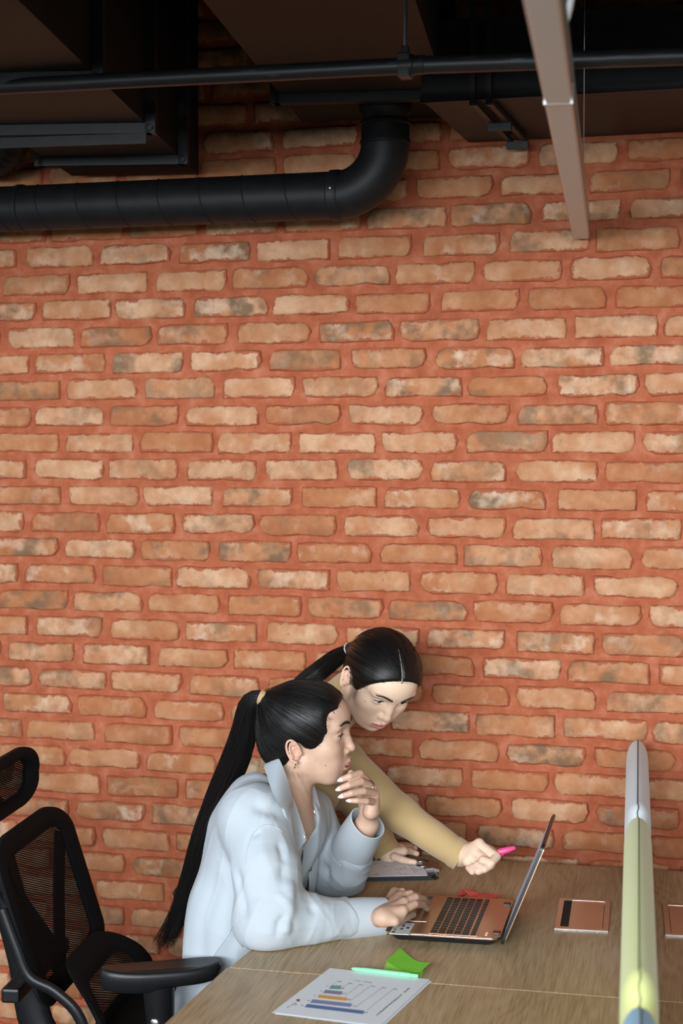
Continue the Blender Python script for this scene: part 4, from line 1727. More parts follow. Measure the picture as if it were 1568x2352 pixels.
cloth_material('shirt_white', srgb(189, 196, 203), 900.0, .12)
cloth_material('knit_tan', srgb(196, 164, 116), 700.0, .3, .3)
cloth_material('trousers_dark', srgb(40, 42, 48), 600.0, .2)
cloth_material('top_black', (.012, .012, .014, 1), 800.0, .1)
plain('eye_white', srgb(226, 222, 218), .15)
plain('iris_brown', (.018, .010, .007, 1), .12)
plain('teeth', srgb(236, 230, 220), .25)
plain('nail', srgb(238, 222, 222), .2)
plain('hair_tie_beige', srgb(196, 160, 116), .7, 0, .1, 300, .3)
plain('hair_tie_white', srgb(226, 222, 214), .6)
plain('gold', srgb(196, 160, 110), .25, 1.0)
plain('snap_metal', srgb(150, 146, 134), .3, 1.0)
plain('shoe_black', (.015, .015, .016, 1), .5)
plain('ring_metal', srgb(190, 186, 180), .22, 1.0)
plain('pen_pink', srgb(255, 84, 150), .35)
plain('brow_hair', (.016, .011, .009, 1), .7)

# ================================================================== PEOPLE
class Frame:
    """a body part's own axes: x forward, y to its left, z up"""
    def __init__(self, o, yaw, pitch, roll, s=1.0):
        self.o, self.R, self.s = np.array(o, float), rot_zyx(math.radians(yaw), math.radians(pitch), math.radians(roll)), s

    def p(self, x, y, z):
        return self.o + self.s * (self.R @ np.array([x, y, z], float))

    def loc(self, V):
        return ((V - self.o) @ self.R) / self.s

    def ell(self, c, r, tilt=None):
        R = self.R if tilt is None else self.R @ tilt
        return sd_ell(self.p(*c), np.array(r) * self.s, R)

    def cap(self, a, b, ra, rb):
        return sd_cap(self.p(*a), self.p(*b), ra * self.s, rb * self.s)

    def chain(self, pts, rad):
        return sd_chain([self.p(*q) for q in pts], [r * self.s for r in rad])


def ry(a):
    return rot_zyx(0, a, 0)


def head_ops(F, H, lid=.45, mouth_open=0.0, low=.42):
    """a young woman's head; lid 0..1 = how open the eyes are"""
    F.u(H.ell((-.005, 0, .038), (.090, .0735, .083)), .01)                     # cranium
    F.u(H.ell((.037, 0, .056), (.061, .065, .054)), .02)                       # forehead
    F.u(H.ell((.030, 0, -.018), (.060, .0585, .068)), .022)                    # face
    F.u(H.ell((.056, 0, -.056), (.032, .036, .030)), .022)                     # lower jaw front
    F.u(H.ell((.0700, 0, -.0765), (.0165, .019, .0140)), .014)                     # chin
    for s in (1, -1):
        F.u(H.cap((.006, s * .050, -.040), (.054, s * .025, -.069), .017, .015), .022)      # jaw line
        F.u(H.ell((.055, s * .040, -.006), (.026, .024, .022)), .020)          # cheek bone
        F.u(H.ell((.058, s * .030, -.034), (.024, .022, .026)), .018)          # cheek
        F.u(H.cap((.079, s * .012, .046), (.073, s * .044, .046), .011, .010), .014)        # brow ridge
    F.u(H.ell((.073, 0, -.040), (.0225, .026, .024)), .014)                    # mouth mound
    # eye sockets, then lids around the eyeball
    for s in (1, -1):
        F.s(H.ell((.096, s * .032, .024), (.0170, .0175, .0110)), .016)
        e = (.0705, s * .0315, .0245)
        F.u(H.ell(e, (.0150, .0165, .0135)), .005)
    # nose
    F.u(H.cap((.085, 0, .034), (.0935, 0, .006), .0078, .0080), .012)
    F.u(H.cap((.0935, 0, .006), (.1005, 0, -.0085), .0080, .0086), .006)
    F.u(H.ell((.1010, 0, -.0120), (.0092, .0094, .0082)), .006)
    for s in (1, -1):
        F.u(H.ell((.0910, s * .0122, -.0158), (.0090, .0060, .0070)), .006)
        F.s(H.ell((.0965, s * .0062, -.0215), (.0045, .0028, .0030)), .003)
    F.s(H.ell((.0985, 0, -.0300), (.0022, .0032, .0070)), .005)                # philtrum
    # lips
    g = mouth_open
    up = [(.0835, .0235, -.0450), (.0925, .0140, -.0415), (.0975, .0055, -.0392), (.0968, 0, -.0402), (.0975, -.0055, -.0392), (.0925, -.0140, -.0415), (.0835, -.0235, -.0450)]
    F.u(H.chain(up, [.0022, .0043, .0052, .0050, .0052, .0043, .0022]), .004)
    dn = [(.0835, .0230, -.0462), (.0918, .0130, -.0505 - g * .7), (.0958, 0, -.0525 - g), (.0918, -.0130, -.0505 - g * .7), (.0835, -.0230, -.0462)]
    F.u(H.chain(dn, [.0022, .0050, .0062, .0050, .0022]), .004)
    F.s(H.chain([(.0880, .0215, -.0458), (.1000, .010, -.0458 - g * .4), (.1035, 0, -.0462 - g * .5), (.1000, -.010, -.0458 - g * .4), (.0880, -.0215, -.0458)], [.0006, .0009 + g * .35, .0012 + g * .5, .0009 + g * .35, .0006]), .0016)
    if g > 0:
        F.s(H.ell((.090, 0, -.0465 - g * .5), (.014, .018, .0014 + g * .62)), .002)
    F.s(H.ell((.0985, 0, -.0655), (.0085, .020, .0045)), .010)                 # fold under the lip
    # eye openings
    for s in (1, -1):
        e = np.array([.0705, s * .0315, .0245])
        for q in np.linspace(-1, 1, 7):
            hgt = (1 - abs(q) ** 2.2)
            zc = e[2] - .0022 + .0012 * (q * s) + (lid - .45) * .003
            F.s(H.ell((e[0] + .0150 - .0055 * q * q - (.0035 if q * s > 0.5 else 0), e[1] + q * .0128, zc), (.0072, .0038, .0006 + .0058 * lid * hgt)), .0014)
    # ears
    q = .84
    for s in (1, -1):
        T = rot_zyx(s * math.radians(-16), math.radians(-14), 0)
        F.u(H.ell((-.011, s * .0735, -.004), (.0150 * q, .0050, .0270 * q), T), .004)
        cc = lambda a, r1, r2: (-.0115 + q * (r1 * math.cos(a) - .30 * r2 * math.sin(a)), s * (.0768 + .003 * (1 - math.cos(a))), -.003 + q * r2 * math.sin(a))
        rim = [cc(a, .0165, .0290) for a in np.linspace(math.radians(-5), math.radians(262), 15)]
        F.u(H.chain(rim, [.0026] * 12 + [.0032, .0040, .0044]), .003)
        F.s(H.ell((-.0070, s * .0810, -.0055), (.0080 * q, .0060, .0115 * q), T), .004)
        F.s(H.ell((-.0160, s * .0805, .0085), (.0070 * q, .0040, .0075 * q), T), .004)
        anti = [cc(a, .0085, .0180) for a in np.linspace(math.radians(60), math.radians(230), 8)]
        F.u(H.chain(anti, [.0020] * 8), .003)
        F.u(H.ell((.0025, s * .0745, -.0085), (.0036, .0040, .0054)), .004)    # tragus


SKIN = np.array(srgb(210, 171, 147)[:3])


def head_colour(V, C, H, brow_seed, blush=.5):
    """lips, brows, lash lines, warm cheeks: colours that belong to the face itself"""
    L = H.loc(V)
    x, y, z = L[:, 0], L[:, 1], L[:, 2]
    front = x > .02

    def put(mask, col, a):
        m = (mask * a)[:, None]
        C[:] = C * (1 - m) + np.array(col) * m
    ay = np.abs(y)
    # cheeks, nose tip and ears a little warmer
    put(np.exp(-(((x - .062) / .03) ** 2 + ((ay - .045) / .022) ** 2 + ((z + .018) / .022) ** 2)), srgb(214, 142, 118)[:3], .35 * blush)
    put(np.exp(-(((x + .01) / .03) ** 2 + ((ay - .080) / .012) ** 2 + (z / .035) ** 2)), srgb(214, 140, 116)[:3], .35)
    put(np.exp(-(((x - .108) / .014) ** 2 + (y / .014) ** 2 + ((z + .012) / .014) ** 2)), srgb(214, 148, 126)[:3], .25)
    # lips
    t = np.clip(ay / .0245, 0, 1)
    zu = -.0350 - .0100 * t ** 1.6 - .0014 * np.exp(-(ay / .004) ** 2)
    zl = -.0590 + .0125 * t ** 2.2
    m = smooth01(z, zl - .0008, zl + .0010) * (1 - smooth01(z, zu - .0010, zu + .0008)) * (x > .078) * (ay < .0245) * (1 - smooth01(t, .9, 1.0))
    put(m, srgb(206, 112, 108)[:3], .9)
    # brows
    for s in (1, -1):
        u = (s * y - .010) / .046
        zb = .0475 + .0055 * np.sin(np.clip(u, 0, 1) * 2.3) - .0035 * np.clip(u - .55, 0, 1)
        hw = .0056 * (1 - .62 * np.clip(u, 0, 1)) + .0003
        ang = np.sin(u * 160 + z * 3000)
        m = (1 - smooth01(np.abs(z - zb), hw * .55, hw * 1.15)) * smooth01(u, -.02, .10) * (1 - smooth01(u, .88, 1.04)) * (x > .03)
        put(m, (.10, .07, .055), .55 + .05 * np.clip(ang, -1, 1))
        # lash line along the upper lid
        e = np.array([.0705, s * .0315, .0245])
        q = (y - e[1]) / .0145
        zt = e[2] + .0022 * (1 - np.clip(q, -1, 1) ** 2) + .0009 * s * q
        m = np.exp(-((z - zt) / .0010) ** 2) * (np.abs(q) < 1.02) * (x > .055)
        put(m, (.02, .014, .012), .9)


def eye_parts(person, H, gaze, lid):
    for s in (1, -1):
        e = H.p(.0705, s * .0315, .0245)
        r = .0128 * H.s
        g = H.R @ np.array(gaze, float)
        g /= np.linalg.norm(g)
        mb = MB()
        u = np.cross(g, [0, 0, 1.0])
        u /= np.linalg.norm(u)
        prof = [(r * math.sin(a), r * math.cos(a)) for a in np.linspace(.02, math.pi - .02, 15)]
        ball = mb.lathe(e, prof, 20, axis=g).build('eye', 'eye_white', person, True)
        prof = [(.0068 * H.s * k, r * math.sqrt(max(0, 1 - (.0068 * H.s * k / r) ** 2)) + .0004) for k in (.02, .3, .6, .85, 1.0)]
        MB().lathe(e, prof, 20, axis=g).build('iris', 'iris_brown', ball, True)
        zl = .0245 - .0022 + .0006 + .0058 * lid * .92
        rim = []
        for q in np.linspace(-1.06, 1.12, 13):
            qq = q * s
            hgt = max(0, 1 - abs(q) ** 2.2)
            zz = .0245 - .0022 + .0012 * q + (lid - .45) * .003 + .0006 + .0056 * lid * hgt
            yy = s * .0315 + qq * .0128
            rr_ = .0154
            xx = .0705 + math.sqrt(max(1e-6, rr_ ** 2 - (yy - s * .0315) ** 2 * .80 - (zz - .0245) ** 2)) + .0006
            rim.append(H.p(xx - (.0022 if q > .9 else 0), yy, zz))
        MB().tube(rim, [.0003, .0006] + [.0009] * 9 + [.0008, .0003], 6).build('eyelashes', 'hair_strand', ball, True)


def eyebrows(person, H, Vh, Fh, k=1.0):
    """a tapered brow lying on the brow ridge"""
    bv = BVHTree.FromPolygons(Vh.tolist(), Fh.tolist())
    for s in (1, -1):
        pts, rr = [], []
        for u in np.linspace(0, 1, 14):
            y = s * (.0115 + .041 * u)
            z = .0462 + .0062 * math.sin(min(u * 1.12, 1) * 2.35) - .0052 * max(0, u - .6)
            o_ = H.p(.16, y * 1.0, z)
            hit, nn, _, _ = bv.ray_cast(Vector(o_), Vector(-(H.R @ np.array([1.0, 0, 0]))))
            if hit is None:
                continue
            pts.append(np.array(hit) + np.array(nn) * .0001)
            rr.append(.0008 + .0025 * k * math.sin(math.pi * min(1, .18 + .82 * u)) ** .8 if u < .97 else .0004)
        if len(pts) > 4:
            MB().tube(pts, rr, 8, flat=1.0, upv=H.R @ np.array([0, 0, 1.0])).build('eyebrow', 'brow_hair', person, True)


def finger(F, J, r0, r1, k=.004):
    """J: four joints knuckle..tip"""
    n = len(J)
    rr = [r0 + (r1 - r0) * i / (n - 1) for i in range(n)]
    rr[1] *= 1.06
    F.u(sd_chain(J, rr), k)


def nail_obj(person, J, out, size=(.0062, .0048)):
    """small almond nail on the last joint; out = direction the nail faces"""
    a, b = np.array(J[-2], float), np.array(J[-1], float)
    d = (b - a) / np.linalg.norm(b - a)
    o = np.array(out, float)
    o = o - (o @ d) * d
    o /= np.linalg.norm(o)
    w = np.cross(d, o)
    c = b + d * .0020 + o * .0046
    vs, fs = [], []
    R_ = [(0, .0)] + [(k, 0) for k in range(1)]
    n = 14
    for (sc, h) in ((1.0, -.0012), (1.0, .0002), (.75, .0012), (.3, .0016)):
        for i in range(n):
            a_ = 2 * math.pi * i / n
            uu = math.cos(a_) * (1.25 if math.cos(a_) > 0 else 1.0)
            vs.append(c + d * uu * size[0] * sc + w * math.sin(a_) * size[1] * sc * (1 - .25 * max(0, math.cos(a_))) + o * (h - .0011 * (math.sin(a_) * sc) ** 2 - .0012 * max(0, uu) * sc))
    fs = [(j * n + k, j * n + (k + 1) % n, (j + 1) * n + (k + 1) % n, (j + 1) * n + k) for j in range(3) for k in range(n)] + [tuple(range(n)), tuple(3 * n + k for k in range(n))]
    return flip_check(mesh_obj('fingernail', vs, fs, 'nail', person, True, 60))


# ------------------------------------------------------------------ hair helpers
def flow_attr(o, V, tie, axis):
    """strand direction: strands run as great circles into the tie point"""
    axis = np.array(axis, float) / np.linalg.norm(axis)
    u = np.cross(axis, [0, 1, .2])
    u /= np.linalg.norm(u)
    w = np.cross(axis, u)
    d = V - np.array(tie)
    phi = np.arctan2(d @ w, d @ u)
    r = np.linalg.norm(d, axis=1)
    set_vec(o, np.stack([np.cos(phi) * 26, r * 130, np.sin(phi) * 26], 1), 'flow')


def strands(name, parent, curves, r0, r1, mat, sides=3):
    """many thin tapering strands as one mesh"""
    V, Fq, off = [], [], 0
    for c in curves:
        c = np.asarray(c)
        m = len(c)
        t = np.gradient(c, axis=0)
        t /= np.linalg.norm(t, axis=1)[:, None] + 1e-12
        ref = np.array([.31, -.9, .3])
        u = np.cross(t, ref)
        u /= np.linalg.norm(u, axis=1)[:, None] + 1e-12
        w = np.cross(t, u)
        rr = np.linspace(r0, r1, m)[:, None]
        for k in range(sides):
            a = 2 * math.pi * k / sides
            V.append(c + rr * (math.cos(a) * u + math.sin(a) * w))
        for k in range(sides):
            k2 = (k + 1) % sides
            i = np.arange(m - 1)
            Fq.append(np.stack([off + k * m + i, off + k2 * m + i, off + k2 * m + i + 1, off + k * m + i + 1], 1))
        off += sides * m
    V = np.concatenate(V)
    o = mesh_obj(name, V, np.concatenate(Fq).astype(np.int32), mat, parent, True)
    return o, V

# ------------------------------------------------------------------ the seated woman (white shirt)
H1 = Frame((-1.0259, -.66, 1.1206), 9.0, 1.8, 5.9, 1.0)
w1 = thing('person', 'seated person in an open white shirt, long black ponytail, chin on hand', 'person', (-1.22, -.64, 0))
WB = np.zeros(3)

# joints
neck0 = H1.p(-.018, 0, -.035)
neck1 = at(648, 1835, -.655)
shR, elR, wrR = at(588, 1868, -.80), at(622, 2108, -.885), at(856, 2108, -.735)
shL, elL, wrL = at(690, 1868, -.50), at(770, 2022, -.455), at(842, 1893, -.60)
chest = at(622, 1925, -.655)
belly = at(560, 2090, -.655)
hip = at(500, 2330, -.655)

def torso1(F, limbs=True):
    F.u(sd_cap(neck0, neck1, .050, .053), .03)
    F.u(sd_cap(neck1, at(640, 1885, -.655), .055, .075), .03)
    F.u(sd_cap(shR + np.array([.02, .03, 0]), shL + np.array([.0, -.03, 0]), .05, .05), .04)
    for s_ in (1, -1):
        F.u(sd_cap(chest + np.array([-.02, s_ * .05, 0]), belly + np.array([0, s_ * .03, 0]), .075, .07), .05)
        F.u(sd_ell(chest + np.array([.018, s_ * .062, -.01]), (.048, .052, .052)), .04)
        F.u(sd_cap(belly + np.array([0, s_ * .04, 0]), hip + np.array([0, s_ * .06, 0]), .070, .070), .05)
    if not limbs:
        return
    for (a_, b_, c_) in ((shR, elR, wrR), (shL, elL, wrL)):
        F.u(sd_cap(a_, b_, .046, .036), .02)
        F.u(sd_cap(b_, c_, .036, .0265), .02)


BH = Field()
head_ops(BH, H1, .55, .0046)
torso1(BH)
BT = Field()
torso1(BT)
# --- left hand at the chin
BL = Field()
BL.u(sd_cap(elL, wrL, .036, .0235), .01)
hl = {
    'i': [at(846, 1797, -.632), at(826, 1777, -.672), at(803, 1783, -.700), at(785, 1790, -.706)],
    'm': [at(856, 1808, -.635), at(828, 1795, -.682), at(801, 1803, -.708), at(781, 1811, -.712)],
    'r': [at(862, 1823, -.640), at(834, 1817, -.688), at(807, 1822, -.712), at(787, 1828, -.714)],
    'p': [at(860, 1842, -.645), at(841, 1840, -.688), at(820, 1839, -.706), at(804, 1839, -.708)]}
BL.u(sd_cap(wrL, at(845, 1865, -.618), .0205, .0175), .012)
BL.u(sd_chain([at(845, 1868, -.612), at(842, 1806, -.625)], [.0155, .0125]), .012)
BL.u(sd_chain([at(852, 1864, -.622), at(852, 1812, -.630)], [.0150, .0120]), .012)
BL.u(sd_chain([at(856, 1862, -.632), at(857, 1826, -.638)], [.0145, .0120]), .012)
BL.u(sd_chain([at(850, 1866, -.645), at(856, 1844, -.645)], [.0145, .0110]), .012)
for kx, r0, r1 in (('i', .0089, .0062), ('m', .0091, .0063), ('r', .0087, .0061), ('p', .0077, .0053)):
    finger(BL, hl[kx], r0, r1, .005)
th = [at(838, 1856, -.600), at(832, 1822, -.592), at(816, 1795, -.615), at(806, 1776, -.645)]
finger(BL, th, .013, .0075, .008)

# --- right hand resting on the touchpad
BR = Field()
BR.u(sd_cap(elR, wrR, .036, .0235), .01)
hz = lambda px, py, z: atz(px, py, z)
hr = {
    'i': [hz(924, 2092, .797), hz(952, 2077, .803), hz(971, 2078, .790), hz(981, 2087, .773)],
    'm': [hz(926, 2074, .803), hz(953, 2061, .808), hz(972, 2065, .793), hz(981, 2076, .773)],
    'r': [hz(918, 2060, .800), hz(942, 2053, .802), hz(960, 2058, .786), hz(968, 2066, .772)],
    'p': [hz(906, 2050, .793), hz(924, 2047, .793), hz(940, 2052, .780), hz(948, 2058, .770)]}
wr2 = hz(876, 2108, .787)
BR.u(sd_cap(wrR, wr2, .0225, .0180), .015)
for kx, ww in (('i', .017), ('m', .017), ('r', .016), ('p', .015)):
    BR.u(sd_chain([wr2 + (hr[kx][0] - wr2) * .12, hr[kx][0]], [.0138, .0112]), .012)
for kx, r0, r1 in (('i', .0089, .0062), ('m', .0091, .0063), ('r', .0087, .0061), ('p', .0077, .0053)):
    finger(BR, hr[kx], r0, r1, .005)
thr = [hz(884, 2112, .785), hz(906, 2116, .782), hz(930, 2108, .776), hz(948, 2101, .771)]
finger(BR, thr, .0112, .0072, .012)

# mesh: fine for the head and hands, coarser where clothes cover it
zc = float(neck1[2]) - .085
c_ = H1.p(0, 0, 0)
hb = np.array(list(hl.values()) + [th]).reshape(-1, 3)
box_l = (np.minimum(hb.min(0), wrL) - .03, np.maximum(hb.max(0), wrL) + .03)
hb = np.array(list(hr.values()) + [thr]).reshape(-1, 3)
box_r = (np.minimum(hb.min(0), wr2) - .035, np.maximum(hb.max(0), wr2) + .035)
pts_ = np.array([shR, elR, wrR, shL, elL, wrL, hip, neck1])
parts = [clip_mesh(*BH.mesh((c_[0] - .24, c_[1] - .27, zc - .03), (c_[0] + .17, c_[1] + .26, c_[2] + .15), .0018), lambda V: V[:, 2] > zc),
         BL.mesh(box_l[0], box_l[1], .0013), BR.mesh(box_r[0], box_r[1], .0013),
         clip_mesh(*BT.mesh(pts_.min(0) - .16, pts_.max(0) + .12, .005), lambda V: V[:, 2] < zc + .012)]
V, Q = join_meshes(parts)
body1 = mesh_obj('body', V, Q, 'skin', w1, True)
C = np.tile(SKIN, (len(V), 1))
nh = len(parts[0][0])
Ch = C[:nh].copy()
head_colour(V[:nh], Ch, H1, 1)
C[:nh] = Ch
for g, a_ in ((hl, .25), (hr, .25)):                    # knuckles and finger ends are a little pinker
    for J in g.values():
        for q in (J[0], J[1], J[3]):
            m_ = np.exp(-(np.linalg.norm(V - q, axis=1) / .010) ** 2)[:, None] * a_
            C = C * (1 - m_) + np.array(srgb(206, 132, 112)[:3]) * m_
set_colour(body1, C)
eye_parts(w1, H1, (1, -.05, -.12), .55)
eyebrows(w1, H1, parts[0][0], parts[0][1])
# teeth between the parted lips
MB().tube(spline([H1.p(.084, .017, -.0460), H1.p(.0915, .009, -.0460), H1.p(.0955, 0, -.0464), H1.p(.0925, -.009, -.0464), H1.p(.085, -.017, -.0460)], 16), .0034, 8).build('teeth', 'teeth', w1, True)
cam_dir = np.array([.26, -.93, .18])
for kx in 'imrp':
    nail_obj(w1, hl[kx], cam_dir, (.0072, .0050) if kx != 'p' else (.0060, .0042))
for kx in 'im':
    nail_obj(w1, hr[kx], (.2, -.2, .9), (.0050, .0040))


def mole(person, Vs, Fs, px, py):
    d = ray(px, py)
    hit, nrm_, _, _ = BVHTree.FromPolygons(Vs.tolist(), Fs.tolist()).ray_cast(Vector(CAM), Vector(d / np.linalg.norm(d)))
    if hit is not None:
        MB().lathe(np.array(hit), [(.0012, -.0004), (.0010, .0003), (.0002, .0006)], 10, axis=np.array(nrm_)).build('mole', 'hair_strand', person, True)


mole(w1, parts[0][0], parts[0][1], 747, 1758)
# ring on the middle finger
a_, b_ = hl['m'][0], hl['m'][1]
d_ = (b_ - a_) / np.linalg.norm(b_ - a_)
rp = a_ + d_ * .017
u_ = np.cross(d_, [0, 0, 1.0])
u_ /= np.linalg.norm(u_)
v_ = np.cross(d_, u_)
rg = [rp + .0108 * (math.cos(t_) * u_ + math.sin(t_) * v_) for t_ in np.linspace(0, 2 * math.pi, 25)]
MB().tube(rg, .0013, 8, cap=False).build('ring', 'ring_metal', w1, True)
# earring
er = H1.p(-.0075, -.082, -.0290)
MB().tube([er + .0052 * (math.cos(t_) * np.array([.25, .1, .95]) + math.sin(t_) * np.array([.2, -.97, .1])) - np.array([0, 0, .004]) for t_ in np.linspace(0, 2 * math.pi, 18)], .0011, 6, cap=False).build('earring', 'gold', w1, True)

# --- her hair: cap drawn back into a high ponytail
def hair_cap(F, H, tie, thick=.0, front=(.080, .096), side=(.043, .004)):
    F.u(H.ell((-.006, 0, .040), (.0955 + thick, .0800 + thick, .0905 + thick)), .01)
    F.u(H.ell((.030, 0, .062), (.066, .072, .060)), .018)
    F.u(H.ell((-.045, 0, -.010), (.052, .058, .060)), .03)                 # nape
    F.u(H.cap((-.05, 0, .05), tie, .040, .0115), .03)
    # face side of the hairline
    fx, fz = front
    sx, sz = side
    nrm = np.array([fz - sz, 0, -(fx - sx)])
    nrm /= np.linalg.norm(nrm)
    pl = sd_plane(H.p(sx, 0, sz), -(H.R @ nrm))
    L = .25
    F.s((lambda x, y, z: pl(x, y, z) + .0015 * np.sin(y * 300) * np.sin(z * 200 + x * 150), H.p(0, 0, 0) - L, H.p(0, 0, 0) + L), .006)
    for s in (1, -1):
        F.s(H.ell((.080, s * .066, .066), (.022, .020, .028)), .016)        # temple recess
        F.s(H.ell((-.004, s * .086, -.010), (.026, .022, .031)), .012)      # round the ear
        F.s(H.ell((.018, s * .080, -.042), (.052, .030, .040)), .014)       # behind the jaw
    pn = sd_plane(H.p(-.03, 0, -.058), -(H.R @ np.array([.45, 0, -.9])))
    F.s((pn, H.p(0, 0, 0) - L, H.p(0, 0, 0) + L), .012)


tie1 = tuple(H1.loc(at(607, 1604, -.69)))
HC = Field()
hair_cap(HC, H1, tie1)
c_ = H1.p(0, 0, 0)
V, Q = HC.mesh(c_ - .155, c_ + .155, .0021)
tie1w = H1.p(*tie1)
hair1 = mesh_obj('hair', V, Q, 'hair_black', w1, True)
flow_attr(hair1, V, tie1w, H1.R @ np.array([-.93, 0, .35]))


def cap_strands(H, V, tie, n, seed, lift=.0012, back=.75, inset=0.0):
    """loose strands lying on the cap, drawn towards the tie"""
    r = np.random.RandomState(seed)
    L = H.loc(V)
    out = []
    ids = r.randint(0, len(V), n * 3)
    T = np.array(tie)
    cen = np.array([-.008, 0, .040])
    for i in ids:
        p = L[i]
        d0 = p - cen
        R0 = np.linalg.norm(d0)
        d1 = T - cen
        R1 = np.linalg.norm(d1)
        a, b = d0 / R0, d1 / R1
        om = math.acos(np.clip(a @ b, -1, 1))
        if om < .25:
            continue
        ts = np.linspace(-.02, back * r.uniform(.4, 1), 9)
        pts = []
        for t in ts:
            q = (math.sin((1 - t) * om) * a + math.sin(t * om) * b) / math.sin(om)
            pts.append((cen + q * 1.0, t))
        # follow the real surface: nearest cap radius in that direction
        path = []
        for q, t in pts:
            dirv = (q - cen) / np.linalg.norm(q - cen)
            path.append((dirv, t))
        out.append((path, R0))
        if len(out) >= n:
            break
    # radius lookup on a coarse direction table
    dv = L - cen
    rad = np.linalg.norm(dv, axis=1)
    dn = dv / rad[:, None]
    th = ((np.arctan2(dn[:, 1], dn[:, 0]) + math.pi) / (2 * math.pi) * 71).astype(int)
    ph = ((np.arccos(np.clip(dn[:, 2], -1, 1))) / math.pi * 35).astype(int)
    tab = np.zeros((72, 36))
    np.maximum.at(tab, (th, ph), rad)
    curves = []
    for path, R0 in out:
        c = []
        for dirv, t in path:
            i = int((math.atan2(dirv[1], dirv[0]) + math.pi) / (2 * math.pi) * 71)
            j = int(math.acos(np.clip(dirv[2], -1, 1)) / math.pi * 35)
            rr = tab[i, j]
            if rr < .03:
                break
            c.append(dirv * rr)
        if len(c) >= 5:
            c = np.array(c)
            rs = np.linalg.norm(c, axis=1)
            rs = np.convolve(np.r_[rs[0], rs[0], rs, rs[-1], rs[-1]], np.ones(5) / 5, 'valid')
            c = c / np.linalg.norm(c, axis=1)[:, None] * (rs + lift * r.uniform(-.8, 1.3))[:, None]
            curves.append(np.array([H.p(*(cen + q)) for q in c]))
    return curves


cs = cap_strands(H1, V, tie1, 900, 4)
so, SV = strands('loose_strands', hair1, cs, .0003, .0002, 'hair_strand')
so['kind'] = 'stuff'

# fine wisps of the temple hairline and nape
r_ = np.random.RandomState(8)
cv = []
for k in range(110):
    u = r_.rand()
    s0 = np.array([.066 - .028 * u + r_.uniform(-.006, .008), -.064 - .010 * u + .004 * r_.rand(), .066 - .058 * u + r_.uniform(-.004, .006)])
    e0 = s0 + np.array([-.040 - .02 * r_.rand(), -.010, .006 + .012 * r_.rand()])
    mid = (s0 + e0) / 2 + np.array([0, -.004, .004])
    cv.append(bez(H1.p(*s0), H1.p(*(s0 * .6 + mid * .4)), H1.p(*mid), H1.p(*e0), 7))
for k in range(12):
    s0 = np.array([-.03 + .05 * r_.rand(), -.055 - .006 * r_.rand(), -.035 - .01 * r_.rand()])
    e0 = s0 + np.array([.006 + .03 * r_.rand(), .004, -.045 - .04 * r_.rand()])
    cv.append(bez(H1.p(*s0), H1.p(*(s0 + np.array([-.012, -.002, -.012]))), H1.p(*(e0 + np.array([-.006, -.003, .01]))), H1.p(*e0), 8))
so, _ = strands('baby_hair', hair1, cv, .00011, .00006, 'hair_strand')
so['kind'] = 'stuff'

# ponytail
pt = [tie1w, at(592, 1601, -.69), at(572, 1620, -.685), at(558, 1690, -.67), at(538, 1750, -.66), at(503, 1830, -.655), at(467, 1920, -.66), at(442, 2000, -.66), at(418, 2080, -.66), at(398, 2135, -.66), at(378, 2178, -.66)]
wd = [.011, .014, .022, .028, .030, .029, .025, .022, .020, .016, .008]
axis_p = spline(pt, 60)
wid = np.interp(np.linspace(0, 1, 60), np.linspace(0, 1, len(wd)), wd)
core = MB().tube(axis_p[:56], [w * .86 for w in wid[:56]], 18, upv=(0, 1, 0))
tail = core.build('ponytail', 'hair_brown', hair1, True)
cvs = np.array(core.v)
ring_i = np.repeat(np.arange(56), 18)
ang_i = np.tile(np.arange(18), 56) / 18 * 2 * math.pi
set_vec(tail, np.stack([np.cos(ang_i) * 9, ring_i * 3.0, np.sin(ang_i) * 9], 1), 'flow')
T_ = np.gradient(axis_p, axis=0)
T_ /= np.linalg.norm(T_, axis=1)[:, None]
U_ = np.cross(T_, [0, 1.0, 0])
U_ /= np.linalg.norm(U_, axis=1)[:, None]
W_ = np.cross(T_, U_)
cv = []
for k in range(520):
    a0 = r_.uniform(0, 2 * math.pi)
    rad = .80 + .22 * r_.rand() ** .5
    tw = r_.uniform(-.25, .25)
    n_end = int(60 * min(1.0, r_.uniform(.80, 1.06)))
    st = r_.uniform(0, 6.28)
    i = np.arange(0, n_end)
    ph = a0 + tw * i / 60
    wob = 1 + .05 * np.sin(i * .25 + st)
    c = axis_p[i] + (U_[i] * np.cos(ph)[:, None] + W_[i] * np.sin(ph)[:, None]) * (wid[i] * rad * wob)[:, None]
    fr = np.clip((i - 42) / 18.0, 0, 1) ** 2
    c = c + np.outer(fr, np.array([r_.uniform(-.035, .012), r_.uniform(-.01, .01), r_.uniform(-.012, .012)]))
    cv.append(c[::2])
so, SV = strands('ponytail_strands', tail, cv, .0006, .0003, 'hair_strand')
so['kind'] = 'stuff'
# hair tie
td = axis_p[3] - axis_p[0]
td /= np.linalg.norm(td)
for k in range(3):
    c0 = axis_p[0] + td * (.0045 * k - .001)
    u_ = np.cross(td, [0, 1.0, 0])
    u_ /= np.linalg.norm(u_)
    v_ = np.cross(td, u_)
    MB().tube([c0 + .0148 * (math.cos(t_) * u_ + math.sin(t_) * v_) for t_ in np.linspace(0, 2 * math.pi, 25)], .0032, 8, cap=False).build('hair_tie', 'hair_tie_beige', hair1, True)

